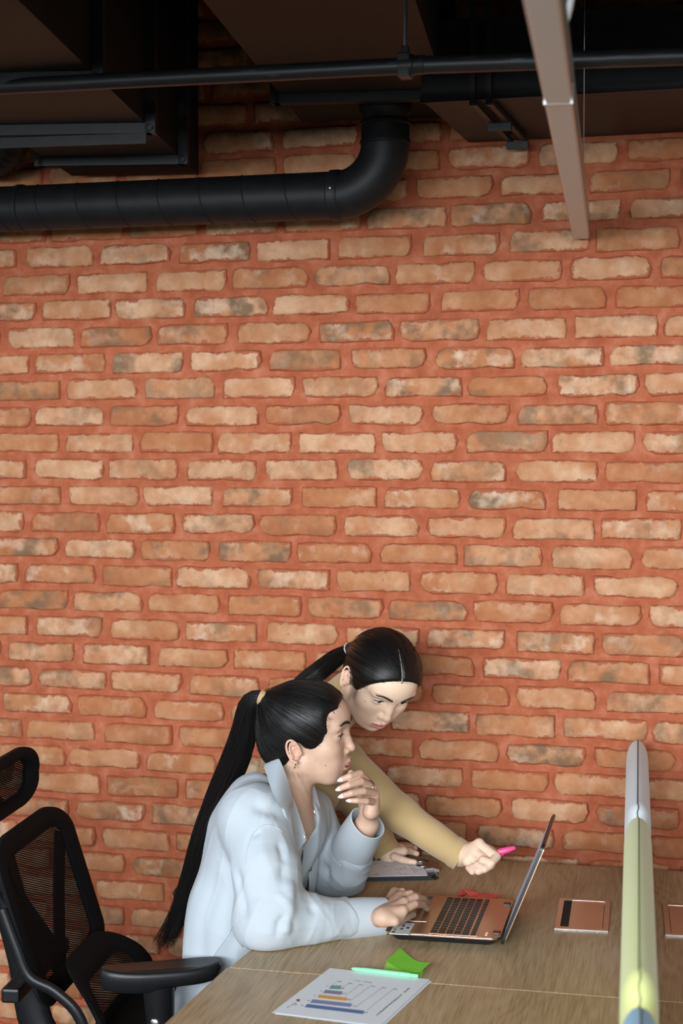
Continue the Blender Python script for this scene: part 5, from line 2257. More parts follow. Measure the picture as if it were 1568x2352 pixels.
# --- her shirt
S1 = Field()
dn_ = np.array([0, 0, -1.0])
chb = chest + np.array([-.006, 0, .0])
for s_ in (1, -1):
    S1.u(sd_cap(chb + np.array([0, s_ * .055, 0]), belly + np.array([0, s_ * .05, 0]), .108, .094), .05)
    S1.u(sd_cap(belly + np.array([0, s_ * .05, 0]), hip + np.array([.0, s_ * .06, 0]), .094, .086), .05)
S1.u(sd_chain([shR + np.array([-.005, .0, -.012]), neck1 + np.array([-.02, 0, -.025]), shL + np.array([0, 0, -.012])], [.064, .072, .062]), .05)
S1.u(sd_chain([at(585, 1835, -.70), at(552, 1905, -.675), at(555, 2000, -.66)], [.044, .056, .066]), .05)
wrRs = at(786, 2111, -.785)
wrLs = elL + (wrL - elL) * .52
S1.u(sd_chain([shR + np.array([0, -.008, -.01]), (shR + elR) / 2 + np.array([.006, -.008, 0]), elR + np.array([0, 0, .0])], [.067, .072, .067]), .03)
S1.u(sd_chain([elR + np.array([-.012, 0, -.006]), (elR + wrRs) / 2 + np.array([0, 0, -.004]), wrRs], [.066, .056, .0425]), .02)
S1.u(sd_chain([shL + np.array([0, .005, -.01]), (shL + elL) / 2, elL], [.068, .066, .060]), .03)
S1.u(sd_chain([elL + np.array([0, 0, -.004]), (elL + wrLs) / 2, wrLs], [.062, .057, .0475]), .02)
S1.u(sd_chain([hip + np.array([0, -.06, 0]), hip + np.array([-.01, -.065, -.12])], [.088, .085]), .03)
S1.u(sd_chain([hip + np.array([0, .06, 0]), hip + np.array([-.01, .065, -.12])], [.088, .085]), .03)
# cloth folds
nd_ = lambda px, py, y=-.945: at(px, py, y)
folds = [([nd_(652, 1985, -.90), nd_(640, 2030, -.90), nd_(612, 2054, -.92), nd_(585, 2062, -.93)], -.010, .010),
         ([nd_(660, 2020, -.89), nd_(655, 2062, -.91), nd_(640, 2078, -.93)], .010, .014),
         ([nd_(683, 2054, -.90), nd_(697, 2082, -.92), nd_(682, 2114, -.93), nd_(677, 2166, -.93)], -.011, .009),
         ([nd_(668, 2070, -.91), nd_(664, 2110, -.94), nd_(655, 2150, -.94)], .009, .014),
         ([nd_(655, 2100, -.93), nd_(640, 2120, -.94), nd_(632, 2150, -.94)], -.008, .008),
         ([nd_(712, 2078, -.87), nd_(735, 2100, -.89), nd_(752, 2125, -.89)], -.008, .010),
         ([nd_(745, 2075, -.85), nd_(770, 2098, -.86), nd_(785, 2120, -.86)], .006, .010),
         ([nd_(720, 2120, -.90), nd_(750, 2145, -.88)], -.006, .008),
         ([nd_(548, 1990, -.90), nd_(545, 2050, -.93), nd_(565, 2110, -.95)], -.006, .012),
         ([nd_(600, 1935, -.90), nd_(615, 2000, -.94), nd_(628, 2045, -.94)], .007, .016),
         ([nd_(645, 1930, -.88), nd_(652, 1985, -.90)], -.008, .010),
         ([nd_(575, 1850, -.86), nd_(610, 1858, -.86), nd_(650, 1880, -.82)], -.006, .014),
         ([nd_(585, 1832, -.84), nd_(630, 1845, -.83)], .003, .014),
         ([nd_(600, 1875, -.87), nd_(630, 1885, -.87)], .004, .014),
         ([nd_(566, 1965, -.90), nd_(578, 1925, -.89), nd_(600, 1899, -.89), nd_(640, 1903, -.87)], -.0045, .006),
         ([nd_(540, 2080, -.80), nd_(520, 2140, -.80), nd_(470, 2230, -.80), nd_(440, 2310, -.80)], .006, .008),
         ([nd_(500, 2000, -.80), nd_(470, 2120, -.80), nd_(455, 2230, -.80)], -.007, .020),
         ([nd_(470, 1990, -.76), nd_(448, 2100, -.76), nd_(430, 2220, -.76)], .006, .018),
         ([nd_(560, 2130, -.82), nd_(530, 2180, -.82), nd_(480, 2290, -.82)], -.008, .016),
         ([nd_(790, 1975, -.50), nd_(775, 2010, -.51), nd_(780, 2050, -.50)], -.008, .009),
         ([nd_(822, 1985, -.52), nd_(808, 2020, -.52), nd_(790, 2045, -.51)], -.007, .008),
         ([nd_(740, 1980, -.56), nd_(755, 2020, -.53), nd_(752, 2055, -.50)], -.009, .010),
         ([nd_(718, 1960, -.60), nd_(726, 2010, -.57), nd_(718, 2045, -.55)], -.008, .010)]
# neck opening, open front
S1.s(sd_chain([neck0 + np.array([0, 0, .03]), neck1 + np.array([.004, 0, .01]), neck1 + np.array([.035, .0, -.04])], [.066, .062, .045]), .008)
vee = [at(705, 1838, -.66), at(704, 1900, -.665), at(700, 1960, -.668), at(697, 2020, -.668), at(694, 2085, -.665)]
S1.s(sd_chain([at(728, 1815, -.685), at(752, 1880, -.69), at(762, 1925, -.69), at(752, 1985, -.69), at(754, 2100, -.69)], [.052, .062, .068, .070, .070]), .004)
# rests flat on the desk top, and stays clear of its edge
dk = sd_plane((0, 0, DZ + .0008), (0, 0, 1))
S1.s((lambda x, y, z: np.maximum(np.maximum(dk(x, y, z), -1.068 - x), (DZ - .03) - z), np.array([-1.08, -1.2, DZ - .05]), np.array([-.6, -.1, DZ + .01])), .002)
S1.s((lambda x, y, z: np.maximum(-1.066 - x, z - DZ), np.array([-1.075, -1.2, .3]), np.array([-.6, -.1, DZ + .004])), .004)
pts_ = np.array([shR, elR, wrRs, shL, elL, wrLs, hip, neck1])
zlow = .40
V, Q = S1.mesh(np.array([pts_[:, 0].min() - .17, -1.0, zlow - .02]), np.array([pts_[:, 0].max() + .06, -.36, pts_[:, 2].max() + .10]), .0032)
V, Q = clip_mesh(V, Q, lambda V: V[:, 2] > zlow)
ua_, fa_ = (elR - shR) / np.linalg.norm(elR - shR), (wrR - elR) / np.linalg.norm(wrR - elR)
fl_ = (wrL - elL) / np.linalg.norm(wrL - elL)


def near(p, r):
    return lambda V: np.exp(-(np.linalg.norm(V - p, axis=1) / r) ** 2)


def along(d, f_al, f_ac):
    """frequency matrix: f_al along d, f_ac across"""
    d = np.array(d) / np.linalg.norm(d)
    u = np.cross(d, [.3, 1, .2])
    u /= np.linalg.norm(u)
    return np.stack([d * f_al, u * f_ac, np.cross(d, u) * f_ac])


off_desk = lambda V: smooth01(V[:, 2], DZ + .002, DZ + .02) + (V[:, 0] < -1.08)
V0_ = V.copy()
V = displace(V, Q, folds, [(.0050, along((.35, 0, 1), 3.5, 14), None), (-.0022, along((.45, .1, 1), 5, 19), None),
                           (-.0040, along(ua_, 26, 8), near(elR, .09)), (-.0036, along(fa_ + np.array([0, 0, .5]), 26, 9), near((elR + wrR) / 2, .10)),
                           (-.0036, along(fl_ + np.array([.4, 0, 0]), 28, 9), near((elL + wrL) / 2, .10)), (-.0034, along(ua_, 6, 24), near((shR + elR) / 2, .10))])
lim_ = off_desk(V0_)[:, None]
V = np.where(lim_ < .999, V0_ + (V - V0_) * np.clip(lim_, 0, 1), V)
shirt = mesh_obj('shirt', V, Q, 'shirt_white', w1, True)


def cuff(a, b, r0, r1, name, skew=0.0):
    """turned-back cuff: an open sleeve end with thickness"""
    a, b = np.array(a), np.array(b)
    d = (b - a) / np.linalg.norm(b - a)
    L = np.linalg.norm(b - a)
    u = np.cross(d, [0, 1.0, 0])
    u /= np.linalg.norm(u)
    v = np.cross(d, u)
    n = 40
    vs, fs = [], []
    prof = [(r0 - .006, 0), (r0, .001), (r0 + .001, L * .1), ((r0 + r1) / 2 + .002, L * .55), (r1, L), (r1 - .0025, L + .0008), (r1 - .004, L - .004), (r1 - .006, L * .5), (r0 - .006, L * .15)]
    for j, (r, h) in enumerate(prof):
        for k in range(n):
            t = 2 * math.pi * k / n
            rr = r * (1 + .035 * math.sin(2 * t + .7) + .02 * math.sin(3 * t + 2 * h / L))
            vs.append(a + d * (h + skew * math.sin(t + .6) * (h / L)) + rr * (math.cos(t) * u + math.sin(t) * v))
    for j in range(len(prof)):
        j2 = (j + 1) % len(prof)
        for k in range(n):
            fs.append((j * n + k, j * n + (k + 1) % n, j2 * n + (k + 1) % n, j2 * n + k))
    o = flip_check(mesh_obj(name, vs, fs, 'shirt_white', shirt, True, 50))
    # stitched edge
    MB().tube([a + d * (.006) + (r0 + .0022) * (1 + .035 * math.sin(2 * t + .7)) * (math.cos(t) * u + math.sin(t) * v) for t in np.linspace(0, 2 * math.pi, 41)], .0011, 6, cap=False).build('cuff_seam', 'shirt_white', o, True)
    return o


dR = (wrR - elR) / np.linalg.norm(wrR - elR)
cuff(at(771, 2112, -.793), at(876, 2107, -.732), .0410, .0400, 'cuff', .008)
dL = (wrL - elL) / np.linalg.norm(wrL - elL)
cuff(elL + (wrL - elL) * .50, wrL + dL * .004, .0455, .0405, 'cuff', .012)


def snap(p, nrm, r=.0062):
    nrm = np.array(nrm, float)
    nrm /= np.linalg.norm(nrm)
    o = MB().lathe(np.array(p), [(r, -.003), (r, .0008), (r * .82, .0020), (r * .55, .0016), (r * .3, .0022), (.0003, .0024)], 18, axis=nrm).build('snap_button', 'snap_metal', shirt, True, 40)
    return o


def strip(name, left, right, mat, par, nu=8, nv=22, bulge=.004, thick=.0022, nrm=(.25, -.95, .15)):
    """cloth strip between two edge curves, slightly domed"""
    Lc, Rc = spline(left, nv), spline(right, nv)
    nrm = np.array(nrm, float)
    nrm /= np.linalg.norm(nrm)
    vs, fs = [], []
    for k in (0, 1):
        for j in range(nv):
            for i in range(nu + 1):
                t = i / nu
                p = Lc[j] * (1 - t) + Rc[j] * t + nrm * (bulge * math.sin(math.pi * t) + (thick if k else 0))
                vs.append(p)
    W = nu + 1
    N = nv * W
    for j in range(nv - 1):
        for i in range(nu):
            a = j * W + i
            fs.append((a, a + 1, a + W + 1, a + W))
            fs.append((N + a, N + a + W, N + a + W + 1, N + a + 1))
    for j in range(nv - 1):
        for i in (0, nu):
            a = j * W + i
            fs.append((a, a + W, N + a + W, N + a))
    for i in range(nu):
        for j in (0, nv - 1):
            a = j * W + i
            fs.append((a, a + 1, N + a + 1, N + a))
    return flip_check(mesh_obj(name, vs, fs, mat, par, True, 60))


bvh1 = BVHTree.FromPolygons(V.tolist(), Q.tolist())
camv = Vector(CAM)


def on(px, py, Yd, off=.005):
    """a point lying on the shirt (or at depth Yd where that is nearer the viewer's side)"""
    d = ray(px, py)
    d = d / np.linalg.norm(d)
    hit, _, _, dist = bvh1.ray_cast(camv, Vector(d))
    q = at(px, py, Yd)
    dq = np.linalg.norm(q - CAM)
    if hit is not None and dist < dq + .06:
        dq = min(dq, dist)
    return CAM + d * (dq - off)


def cstrip(name, left, right, off, nu=10, nv=26, thick=.0024):
    """strip of cloth sewn on the shirt: follows its surface between two edge curves"""
    Lc, Rc = spline([(a, b, 0) for a, b in left], nv), spline([(a, b, 0) for a, b in right], nv)
    D = np.full((nv, nu + 1), np.nan)
    P = np.zeros((nv, nu + 1, 2))
    for j in range(nv):
        for i in range(nu + 1):
            t = i / nu
            q = Lc[j] * (1 - t) + Rc[j] * t
            P[j, i] = q[:2]
            d = ray(q[0], q[1])
            d = d / np.linalg.norm(d)
            hit, _, _, dist = bvh1.ray_cast(camv, Vector(d))
            if hit is not None and -.815 < hit.y < -.69:
                D[j, i] = dist
    for j in range(nv):
        ok = np.where(~np.isnan(D[j]))[0]
        if len(ok):
            D[j] = np.interp(np.arange(nu + 1), ok, D[j, ok])
    okr = np.where(~np.isnan(D[:, 0]))[0]
    for i in range(nu + 1):
        D[:, i] = np.interp(np.arange(nv), okr, D[okr, i])
    for _ in range(14):
        E_ = np.pad(D, 1, mode='edge')
        D = (E_[:-2, 1:-1] + E_[2:, 1:-1] + E_[1:-1, :-2] + E_[1:-1, 2:] + 2 * D) / 6
    lay = []
    for k, o_ in enumerate((off, off + thick)):
        for j in range(nv):
            for i in range(nu + 1):
                d = ray(*P[j, i])
                lay.append(CAM + d / np.linalg.norm(d) * (D[j, i] - o_ + (thick * .8 if (i in (0, nu) and k) else 0)))
    W, N = nu + 1, nv * (nu + 1)
    fs = []
    for j in range(nv - 1):
        for i in range(nu):
            a = j * W + i
            fs += [(a, a + 1, a + W + 1, a + W), (N + a, N + a + W, N + a + W + 1, N + a + 1)]
        for i in (0, nu):
            a = j * W + i
            fs.append((a, a + W, N + a + W, N + a))
    for i in range(nu):
        for j in (0, nv - 1):
            a = j * W + i
            fs.append((a, a + 1, N + a + 1, N + a))
    return flip_check(mesh_obj(name, lay, fs, 'shirt_white', shirt, True, 60))


def seam_line(pxs, n=26, r=.0011):
    pts = []
    for q in spline([(a, b, 0) for a, b in pxs], n):
        d = ray(q[0], q[1])
        d = d / np.linalg.norm(d)
        hit, _, _, dist = bvh1.ray_cast(camv, Vector(d))
        if hit is not None and hit.y < -.70:
            pts.append(np.array(hit) - d * .0002)
    if len(pts) > 3:
        MB().tube(pts, r, 6).build('seam', 'shirt_white', shirt, True)


seam_line([(564, 1985), (568, 1950), (580, 1916), (603, 1896), (630, 1897), (652, 1912)])
seam_line([(545, 2110), (522, 2150), (490, 2196), (462, 2250), (440, 2300)])


# near collar leaf, lapel and button band
strip('collar', [at(614, 1748, -.650), at(606, 1760, -.695), on(611, 1775, -.730, .007), on(620, 1805, -.752, .008), on(634, 1838, -.758, .009), on(648, 1856, -.758, .009), on(661, 1859, -.754, .009)],
      [at(617, 1744, -.650), at(630, 1739, -.700), at(642, 1745, -.725), on(656, 1778, -.742, .008), on(667, 1812, -.748, .009), on(671, 1836, -.750, .010), on(668, 1852, -.754, .010)], 'shirt_white', shirt, 10, 30, bulge=.008)
cstrip('lapel', [(622, 1806), (636, 1834), (647, 1862), (654, 1890), (657, 1912)], [(660, 1796), (668, 1820), (680, 1850), (692, 1887), (700, 1913)], .008)
cstrip('button_band', [(672, 1908), (677, 1935), (668, 1962), (664, 2000), (664, 2040), (668, 2070)], [(700, 1910), (703, 1930), (691, 1946), (683, 1968), (682, 2030), (686, 2070)], .005)
# far collar and far button band
strip('collar', [at(688, 1838, -.640), at(692, 1865, -.645), at(692, 1890, -.650), at(694, 1910, -.652)],
      [at(722, 1803, -.605), at(729, 1830, -.600), at(736, 1868, -.602), at(724, 1885, -.628)], 'shirt_white', shirt, bulge=.004)
strip('button_band', [at(696, 1905, -.630), at(703, 1960, -.625), at(709, 2010, -.625), at(709, 2060, -.625), at(703, 2090, -.625)],
      [at(726, 1880, -.605), at(730, 1950, -.600), at(727, 2010, -.600), at(720, 2060, -.600), at(712, 2090, -.600)], 'shirt_white', shirt, bulge=.003)
vdir = (.26, -.93, .2)
snap(on(695, 1922, -.722, .007), vdir)
snap(at(725, 1864, -.620), vdir)
snap(at(711, 1996, -.640), vdir, .005)
snap(at(806, 1943, -.600), (-.25, -.95, -.1), .005)

# black top under the open shirt
KT = Field()
for s_ in (1, -1):
    KT.u(sd_cap(chest + np.array([-.02, s_ * .05, 0]), belly + np.array([0, s_ * .03, 0]), .078, .073), .05)
    KT.u(sd_ell(chest + np.array([.020, s_ * .045, -.03]), (.054, .060, .070)), .04)
ztop = float(at(688, 1980, -.66)[2])
kp = sd_plane((0, 0, ztop), (-.2, 0, -1))
KT.s((kp, chest - .3, chest + .3), .003)
V, Q = KT.mesh(np.array([belly[0] - .12, -.84, .70]), np.array([chest[0] + .16, -.47, ztop + .05]), .004)
mesh_obj('tank_top', V, Q, 'top_black', w1, True)

# trousers and shoes (below the desk)
PT = Field()
for s_ in (1, -1):
    kn = np.array([hip[0] + .40, hip[1] + s_ * .10, .505])
    an = np.array([hip[0] + .36, hip[1] + s_ * .12, .10])
    PT.u(sd_cap(hip + np.array([.02, s_ * .06, .0]), hip + np.array([.05, s_ * .07, -.02]), .075, .078), .04)
    PT.u(sd_cap(hip + np.array([.05, s_ * .07, -.02]), kn, .078, .064), .03)
    PT.u(sd_cap(kn, an, .062, .048), .02)
st_ = sd_plane((0, 0, .478), (0, 0, 1))
V, Q = PT.mesh(np.array([hip[0] - .13, hip[1] - .25, .06]), np.array([hip[0] + .52, hip[1] + .25, .62]), .006)
mesh_obj('trousers', V, Q, 'trousers_dark', w1, True)
for s_ in (1, -1):
    an = np.array([hip[0] + .36, hip[1] + s_ * .12, .0])
    SH = Field()
    SH.u(sd_cap(an + np.array([-.03, 0, .045]), an + np.array([.02, 0, .075]), .036, .036), .02)
    SH.u(sd_cap(an + np.array([-.03, 0, .04]), an + np.array([.15, 0, .032]), .036, .030), .02)
    SH.s((sd_plane((0, 0, .004), (0, 0, 1)), an - .3, an + .3), .003)
    V, Q = SH.mesh(an + np.array([-.08, -.06, -.01]), an + np.array([.2, .06, .13]), .005)
    mesh_obj('shoe', V, Q, 'shoe_black', w1, True)

# ------------------------------------------------------------------ the standing woman (tan polo neck), leaning over the desk
H2 = Frame((-.9523, -.32, 1.2034), -52.6, 44.0, -9.0, .984)
w2 = thing('person', 'standing person in a tan polo-neck leaning over the desk with a pink highlighter', 'person', (-1.24, -.29, 0))
n0 = H2.p(-.030, 0, -.030)
n1 = at(752, 1640, -.27)
s2R, e2R, h2R = at(790, 1748, -.37), at(922, 1872, -.425), at(1056, 1964, -.43)
s2L, e2L, h2L = at(752, 1745, -.165), at(838, 1865, -.16), at(893, 1966, -.185)
ch2 = at(745, 1770, -.265)
hp2 = at(552, 2045, -.285)
E2 = Field()
head_ops(E2, H2, 1.0, .0012)
E2.u(sd_cap(n0, n1, .048, .054), .03)
c_ = H2.p(0, 0, 0)
zc2 = n1[2] - .03
p_head = E2.mesh(c_ - .185, c_ + .175, .0018)

# right hand closed round the highlighter
f2 = {
    'i': [at(1100, 1938, -.440), at(1140, 1968, -.470), at(1128, 1982, -.492), at(1108, 1974, -.486)],
    'm': [at(1092, 1955, -.452), at(1126, 1986, -.486), at(1112, 1996, -.500), at(1096, 1986, -.490)],
    'r': [at(1083, 1968, -.460), at(1113, 1994, -.490), at(1098, 2001, -.500), at(1086, 1992, -.490)],
    'p': [at(1074, 1978, -.466), at(1097, 1998, -.488), at(1084, 2002, -.494), at(1076, 1994, -.486)]}
ER = Field()
ER.u(sd_cap(e2R, h2R, .034, .0235), .01)
ER.u(sd_cap(h2R, at(1072, 1966, -.438), .022, .021), .015)
for kx in 'imrp':
    ER.u(sd_chain([at(1068, 1964, -.440), f2[kx][0]], [.0175, .0125]), .012)
for kx, r0, r1 in (('i', .0104, .0082), ('m', .0108, .0084), ('r', .0102, .0080), ('p', .0090, .0070)):
    finger(ER, f2[kx], r0, r1, .004)
th2 = [at(1072, 1948, -.425), at(1100, 1942, -.418), at(1126, 1952, -.435), at(1144, 1964, -.452)]
finger(ER, th2, .0125, .0080, .008)
# left hand flat beside the clipboard
zt = DZ + .0105
f3 = {
    'i': [atz(926, 1955, zt + .022), atz(940, 1955, zt + .016), atz(950, 1958, zt + .010), atz(957, 1961, zt + .008)],
    'm': [atz(922, 1950, zt + .022), atz(936, 1946, zt + .016), atz(946, 1947, zt + .010), atz(953, 1949, zt + .008)],
    'r': [atz(917, 1947, zt + .020), atz(930, 1942, zt + .015), atz(939, 1942, zt + .010), atz(945, 1943, zt + .008)],
    'p': [atz(911, 1946, zt + .018), atz(922, 1941, zt + .013), atz(930, 1940, zt + .009), atz(935, 1940, zt + .007)]}
EL = Field()
EL.u(sd_cap(e2L, h2L, .034, .0230), .01)
for kx in 'imrp':
    EL.u(sd_chain([h2L + (f3[kx][0] - h2L) * .15, f3[kx][0]], [.0170, .0115]), .010)
for kx, r0, r1 in (('i', .0092, .0066), ('m', .0094, .0066), ('r', .0090, .0064), ('p', .0080, .0056)):
    finger(EL, f3[kx], r0, r1, .004)
th3 = [atz(905, 1968, zt + .018), atz(922, 1974, zt + .014), atz(938, 1978, zt + .009), atz(952, 1980, zt + .0075)]
finger(EL, th3, .0095, .0062, .008)


def torso2(F, k=0.0):
    """k: how far the knit stands off the body"""
    F.u(sd_chain([s2R + np.array([-.01, .02, 0]), n1 + np.array([-.02, 0, -.045]), s2L + np.array([-.01, -.02, 0])], [.040 + k, .056 + k, .044 + k]), .04)
    for s_ in (1, -1):
        F.u(sd_cap(ch2 + np.array([-.05, s_ * .055, .0]), hp2 + np.array([.06, s_ * .06, .04]), .085 + k, .085 + k), .05)
        F.u(sd_ell(ch2 + np.array([.0, s_ * .06, -.03]), (.05 + k, .055 + k, .055 + k)), .04)
    F.u(sd_chain([s2R, (s2R + e2R) / 2, e2R], [.040 + k, .038 + k, .034 + k]), .03)
    F.u(sd_chain([e2R, (e2R + h2R) / 2, h2R], [.0345 + k, .034 + k, .028 + k]), .02)
    F.u(sd_chain([s2L, (s2L + e2L) / 2, e2L], [.046 + k, .043 + k, .037 + k]), .03)
    F.u(sd_chain([e2L, (e2L + h2L) / 2, h2L], [.037 + k, .035 + k, .027 + k]), .02)


ET = Field()
torso2(ET, -.006)
pts_ = np.array([s2R, e2R, h2R, s2L, e2L, h2L, hp2, n1])
p_t = ET.mesh(np.array([hp2[0] - .12, -.52, .72]), pts_.max(0) + .10, .006)
hb = np.array(list(f2.values()) + [th2]).reshape(-1, 3)
p_r = ER.mesh(np.minimum(hb.min(0), h2R) - .03, np.maximum(hb.max(0), h2R) + .03, .0013)
hb = np.array(list(f3.values()) + [th3]).reshape(-1, 3)
p_l = EL.mesh(np.minimum(hb.min(0), h2L) - .03, np.maximum(hb.max(0), h2L) + .03, .0015)
p_t[0][:, 1] = np.minimum(p_t[0][:, 1], -.036)
parts = [p_head, p_r, p_l, p_t]
V, Q = join_meshes(parts)
body2 = mesh_obj('body', V, Q, 'skin', w2, True)
C = np.tile(np.array(srgb(248, 212, 184)[:3]), (len(V), 1))
nh = len(parts[0][0])
Ch = C[:nh].copy()
head_colour(V[:nh], Ch, H2, 2, .8)
C[:nh] = Ch
for J in f2.values():
    for q in J:
        m_ = np.exp(-(np.linalg.norm(V - q, axis=1) / .009) ** 2)[:, None] * .22
        C = C * (1 - m_) + np.array(srgb(210, 136, 116)[:3]) * m_
set_colour(body2, C)
eye_parts(w2, H2, (1, .30, -.14), 1.0)
eyebrows(w2, H2, p_head[0], p_head[1], .62)
mole(w2, p_head[0], p_head[1], 838, 1611)

# the knit polo-neck
K2 = Field()
torso2(K2, .004)
nk = (n1 - n0) / np.linalg.norm(n1 - n0)
K2.u(sd_cap(n0 + nk * .055, n1, .0560, .0600), .02)
K2.s((sd_plane(h2R + (h2R - e2R) / np.linalg.norm(h2R - e2R) * -.004, -(h2R - e2R)), h2R - .06, h2R + .08), .002)
K2.s((sd_plane(h2L + (h2L - e2L) / np.linalg.norm(h2L - e2L) * -.012, -(h2L - e2L)), h2L - .05, h2L + .08), .002)
V, Q = K2.mesh(np.array([hp2[0] - .13, -.53, .72]), np.array([max(h2R[0], h2L[0]) + .06, -.03, n0[2] + .08]), .0032)
dA = (h2R - e2R) / np.linalg.norm(h2R - e2R)
uA = (e2R - s2R) / np.linalg.norm(e2R - s2R)
dB = (h2L - e2L) / np.linalg.norm(h2L - e2L)
V = displace(V, Q, [], [(.0030, along(dA, 60, 14), near(h2R - dA * .02, .035)), (.0024, along(uA, 40, 14), near(e2R, .07)),
                        (.0050, along(dB, 48, 14), near(h2L - dB * .035, .05)), (.0020, along((1, 0, .6), 14, 14), None)])
V[:, 1] = np.minimum(V[:, 1], -.022)
knit = mesh_obj('polo_neck', V, Q, 'knit_tan', w2, True)


def rib_cuff(a, d, r, L, par, n=34):
    d = np.array(d) / np.linalg.norm(d)
    u = np.cross(d, [0, 1.0, 0])
    u /= np.linalg.norm(u)
    v = np.cross(d, u)
    vs, fs = [], []
    prof = [(r * .92, 0), (r * 1.02, .001), (r * 1.05, L * .5), (r * 1.02, L), (r * .95, L + .0008), (r * .88, L * .7), (r * .86, L * .2)]
    for (q, h) in prof:
        for k in range(n):
            t = 2 * math.pi * k / n
            rr = q * (1 + .02 * math.sin(2 * t + 1))
            vs.append(np.array(a) + d * (h + .003 * math.sin(t)) + rr * (math.cos(t) * u + math.sin(t) * v))
    m = len(prof)
    fs = [(j * n + k, j * n + (k + 1) % n, ((j + 1) % m) * n + (k + 1) % n, ((j + 1) % m) * n + k) for j in range(m) for k in range(n)]
    return flip_check(mesh_obj('cuff', vs, fs, 'knit_tan', par, True, 60))


rib_cuff(h2R - dA * .022, dA, .0335, .026, knit)
rib_cuff(h2L - dB * .030, dB, .0330, .022, knit)

# trousers and shoes
P2 = Field()
for s_ in (1, -1):
    hj = hp2 + np.array([.02, s_ * .085, .0])
    kn = np.array([hp2[0] + .05, hp2[1] + s_ * .09, .48])
    an = np.array([hp2[0] - .02, hp2[1] + s_ * .10, .08])
    P2.u(sd_cap(hp2 + np.array([.03, s_ * .05, .05]), hj, .098, .100), .04)
    P2.u(sd_cap(hj, kn, .092, .062), .03)
    P2.u(sd_cap(kn, an, .060, .046), .02)
V, Q = P2.mesh(np.array([hp2[0] - .15, hp2[1] - .24, .03]), np.array([hp2[0] + .2, hp2[1] + .25, hp2[2] + .17]), .006)
mesh_obj('trousers', V, Q, 'trousers_dark', w2, True)
for s_ in (1, -1):
    an = np.array([hp2[0] - .02, hp2[1] + s_ * .10, .0])
    SH = Field()
    SH.u(sd_cap(an + np.array([-.03, 0, .045]), an + np.array([.01, 0, .075]), .036, .036), .02)
    SH.u(sd_cap(an + np.array([-.03, 0, .04]), an + np.array([.15, 0, .032]), .036, .030), .02)
    SH.s((sd_plane((0, 0, .004), (0, 0, 1)), an - .3, an + .3), .003)
    V, Q = SH.mesh(an + np.array([-.08, -.06, -.01]), an + np.array([.2, .06, .13]), .005)
    mesh_obj('shoe', V, Q, 'shoe_black', w2, True)

# hair: centre parting, drawn back low
tie2 = tuple(H2.loc(at(806, 1490, -.262)))
HC2 = Field()
HC2.u(H2.ell((-.006, 0, .040), (.0985, .0825, .0920)), .01)
HC2.u(H2.ell((.030, 0, .062), (.0675, .0760, .0610)), .018)
HC2.u(H2.ell((-.045, 0, -.010), (.055, .060, .058)), .03)
HC2.u(H2.cap((-.07, 0, .03), tie2, .036, .016), .03)
L_ = .25
nrm = np.array([.088, 0, -.042])
pl2 = sd_plane(H2.p(.034, 0, .004), -(H2.R @ (nrm / np.linalg.norm(nrm))))
HC2.s((pl2, H2.p(0, 0, 0) - L_, H2.p(0, 0, 0) + L_), .006)
for s_ in (1, -1):
    HC2.s(H2.ell((-.004, s_ * .088, -.010), (.024, .022, .031)), .012)
    HC2.s(H2.ell((.018, s_ * .080, -.045), (.052, .030, .040)), .014)
HC2.s((sd_plane(H2.p(-.03, 0, -.058), -(H2.R @ np.array([.45, 0, -.9]))), H2.p(0, 0, 0) - L_, H2.p(0, 0, 0) + L_), .012)
part_line = [(.084, -.006, .098), (.070, -.007, .112), (.050, -.008, .123), (.028, -.008, .130), (.008, -.007, .133)]
HC2.s(H2.chain(part_line, [.0022, .0020, .0017, .0013, .0008]), .006)
c_ = H2.p(0, 0, 0)
V, Q = HC2.mesh(c_ - .16, c_ + .16, .0021)
hair2 = mesh_obj('hair', V, Q, 'hair_black', w2, True)
flow_attr(hair2, V, H2.p(*tie2), H2.p(*tie2) - H2.p(0, 0, .03))
cs = cap_strands(H2, V, tie2, 700, 14)
so, _ = strands('loose_strands', hair2, cs, .0003, .0002, 'hair_strand')
so['kind'] = 'stuff'
# the pale line of scalp along the parting
plain('scalp', srgb(150, 142, 130), .7)
pq_ = spline([H2.p(*(np.array(q) * np.array([1, 1, 1]) + np.array([0, 0, -.0022]))) for q in part_line], 20)
MB().tube(pq_, [.0021 * (1 - .75 * (k / 19.0)) for k in range(20)], 8, flat=.45, upv=H2.R @ np.array([0, 0, 1.0])).build('parting', 'scalp', hair2, True)
pt2 = [H2.p(*tie2), at(790, 1500, -.245), at(768, 1514, -.23), at(735, 1540, -.22), at(700, 1566, -.235), at(670, 1600, -.25), at(650, 1660, -.28), at(640, 1720, -.30)]
ax2 = spline(pt2, 44)
w_2 = np.interp(np.linspace(0, 1, 44), np.linspace(0, 1, 8), [.012, .017, .022, .024, .023, .021, .018, .010])
core = MB().tube(ax2[:42], [w * .86 for w in w_2[:42]], 16)
tail2 = core.build('ponytail', 'hair_brown', hair2, True)
ang_i = np.tile(np.arange(16), 42) / 16 * 2 * math.pi
set_vec(tail2, np.stack([np.cos(ang_i) * 9, np.repeat(np.arange(42), 16) * 3.0, np.sin(ang_i) * 9], 1), 'flow')
T_ = np.gradient(ax2, axis=0)
T_ /= np.linalg.norm(T_, axis=1)[:, None]
U_ = np.cross(T_, [0, 1.0, 0])
U_ /= np.linalg.norm(U_, axis=1)[:, None]
W_ = np.cross(T_, U_)
cv = []
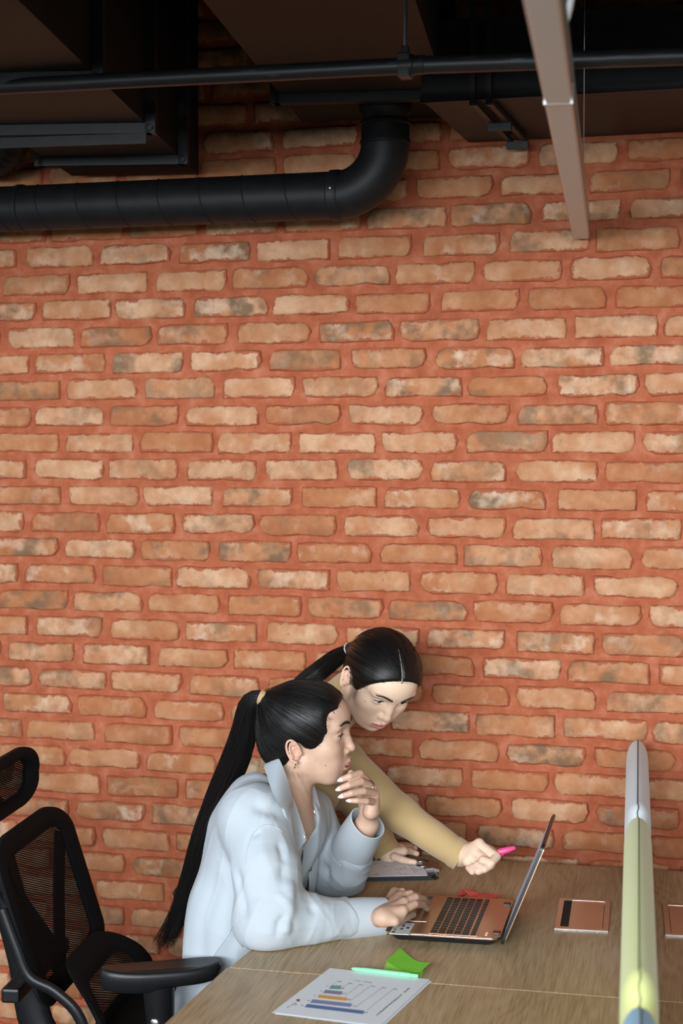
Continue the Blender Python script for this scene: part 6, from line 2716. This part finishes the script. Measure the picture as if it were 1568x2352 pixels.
for k in range(260):
    a0, rad, tw = r_.uniform(0, 6.283), .8 + .22 * r_.rand() ** .5, r_.uniform(-.3, .3)
    i = np.arange(0, int(44 * min(1, r_.uniform(.85, 1.05))))
    ph = a0 + tw * i / 44
    cv.append((ax2[i] + (U_[i] * np.cos(ph)[:, None] + W_[i] * np.sin(ph)[:, None]) * (w_2[i] * rad)[:, None])[::2])
so, _ = strands('ponytail_strands', tail2, cv, .0006, .0003, 'hair_strand')
so['kind'] = 'stuff'
td = ax2[3] - ax2[0]
td /= np.linalg.norm(td)
u_ = np.cross(td, [0, 1.0, 0])
u_ /= np.linalg.norm(u_)
v_ = np.cross(td, u_)
MB().tube([ax2[1] + .0158 * (math.cos(t_) * u_ + math.sin(t_) * v_) for t_ in np.linspace(0, 2 * math.pi, 25)], .0014, 8, cap=False).build('hair_tie', 'hair_tie_white', hair2, True)
# wisps at her temple
cv = []
for k in range(60):
    u = r_.rand()
    s0 = np.array([.046 - .02 * u + r_.uniform(-.006, .006), -.070 - .004 * r_.rand(), .030 - .04 * u])
    e0 = s0 + np.array([.006 * r_.rand(), .0, -.022 - .03 * r_.rand()])
    cv.append(bez(H2.p(*(s0 + np.array([-.012, -.003, .01]))), H2.p(*s0), H2.p(*(e0 + np.array([.004, -.002, .008]))), H2.p(*e0), 7))
so, _ = strands('baby_hair', hair2, cv, .00012, .00006, 'hair_strand')
so['kind'] = 'stuff'

# the pink highlighter in her hand
hg = thing('highlighter', 'pink highlighter pen held in the standing person\'s right hand', 'pen', tuple(at(1150, 1957, -.452)))
g0, g1 = at(1122, 1964, -.462), at(1183, 1947, -.446)
dg = (g1 - g0) / np.linalg.norm(g1 - g0)
LG = np.linalg.norm(g1 - g0)
MB().tube([g0 + dg * t_ for t_ in (.0, .002, LG - .040, LG - .038)], [.005, .0062, .0064, .0066], 14).build('barrel', 'pen_pink', hg, True, 40)
MB().tube([g0 + dg * t_ for t_ in (LG - .038, LG - .036, LG - .018, LG - .003, LG)], [.0070, .0076, .0070, .0048, .0036], 14).build('cap', 'pen_pink', hg, True, 40)
cl_ = np.cross(dg, [0, 1, 0])
MB().tube([g0 + dg * (LG - .034) - np.array([0, 0, .008]), g0 + dg * (LG - .026) - np.array([0, 0, .0088])], .0012, 6).build('clip', 'pen_pink', hg, True)
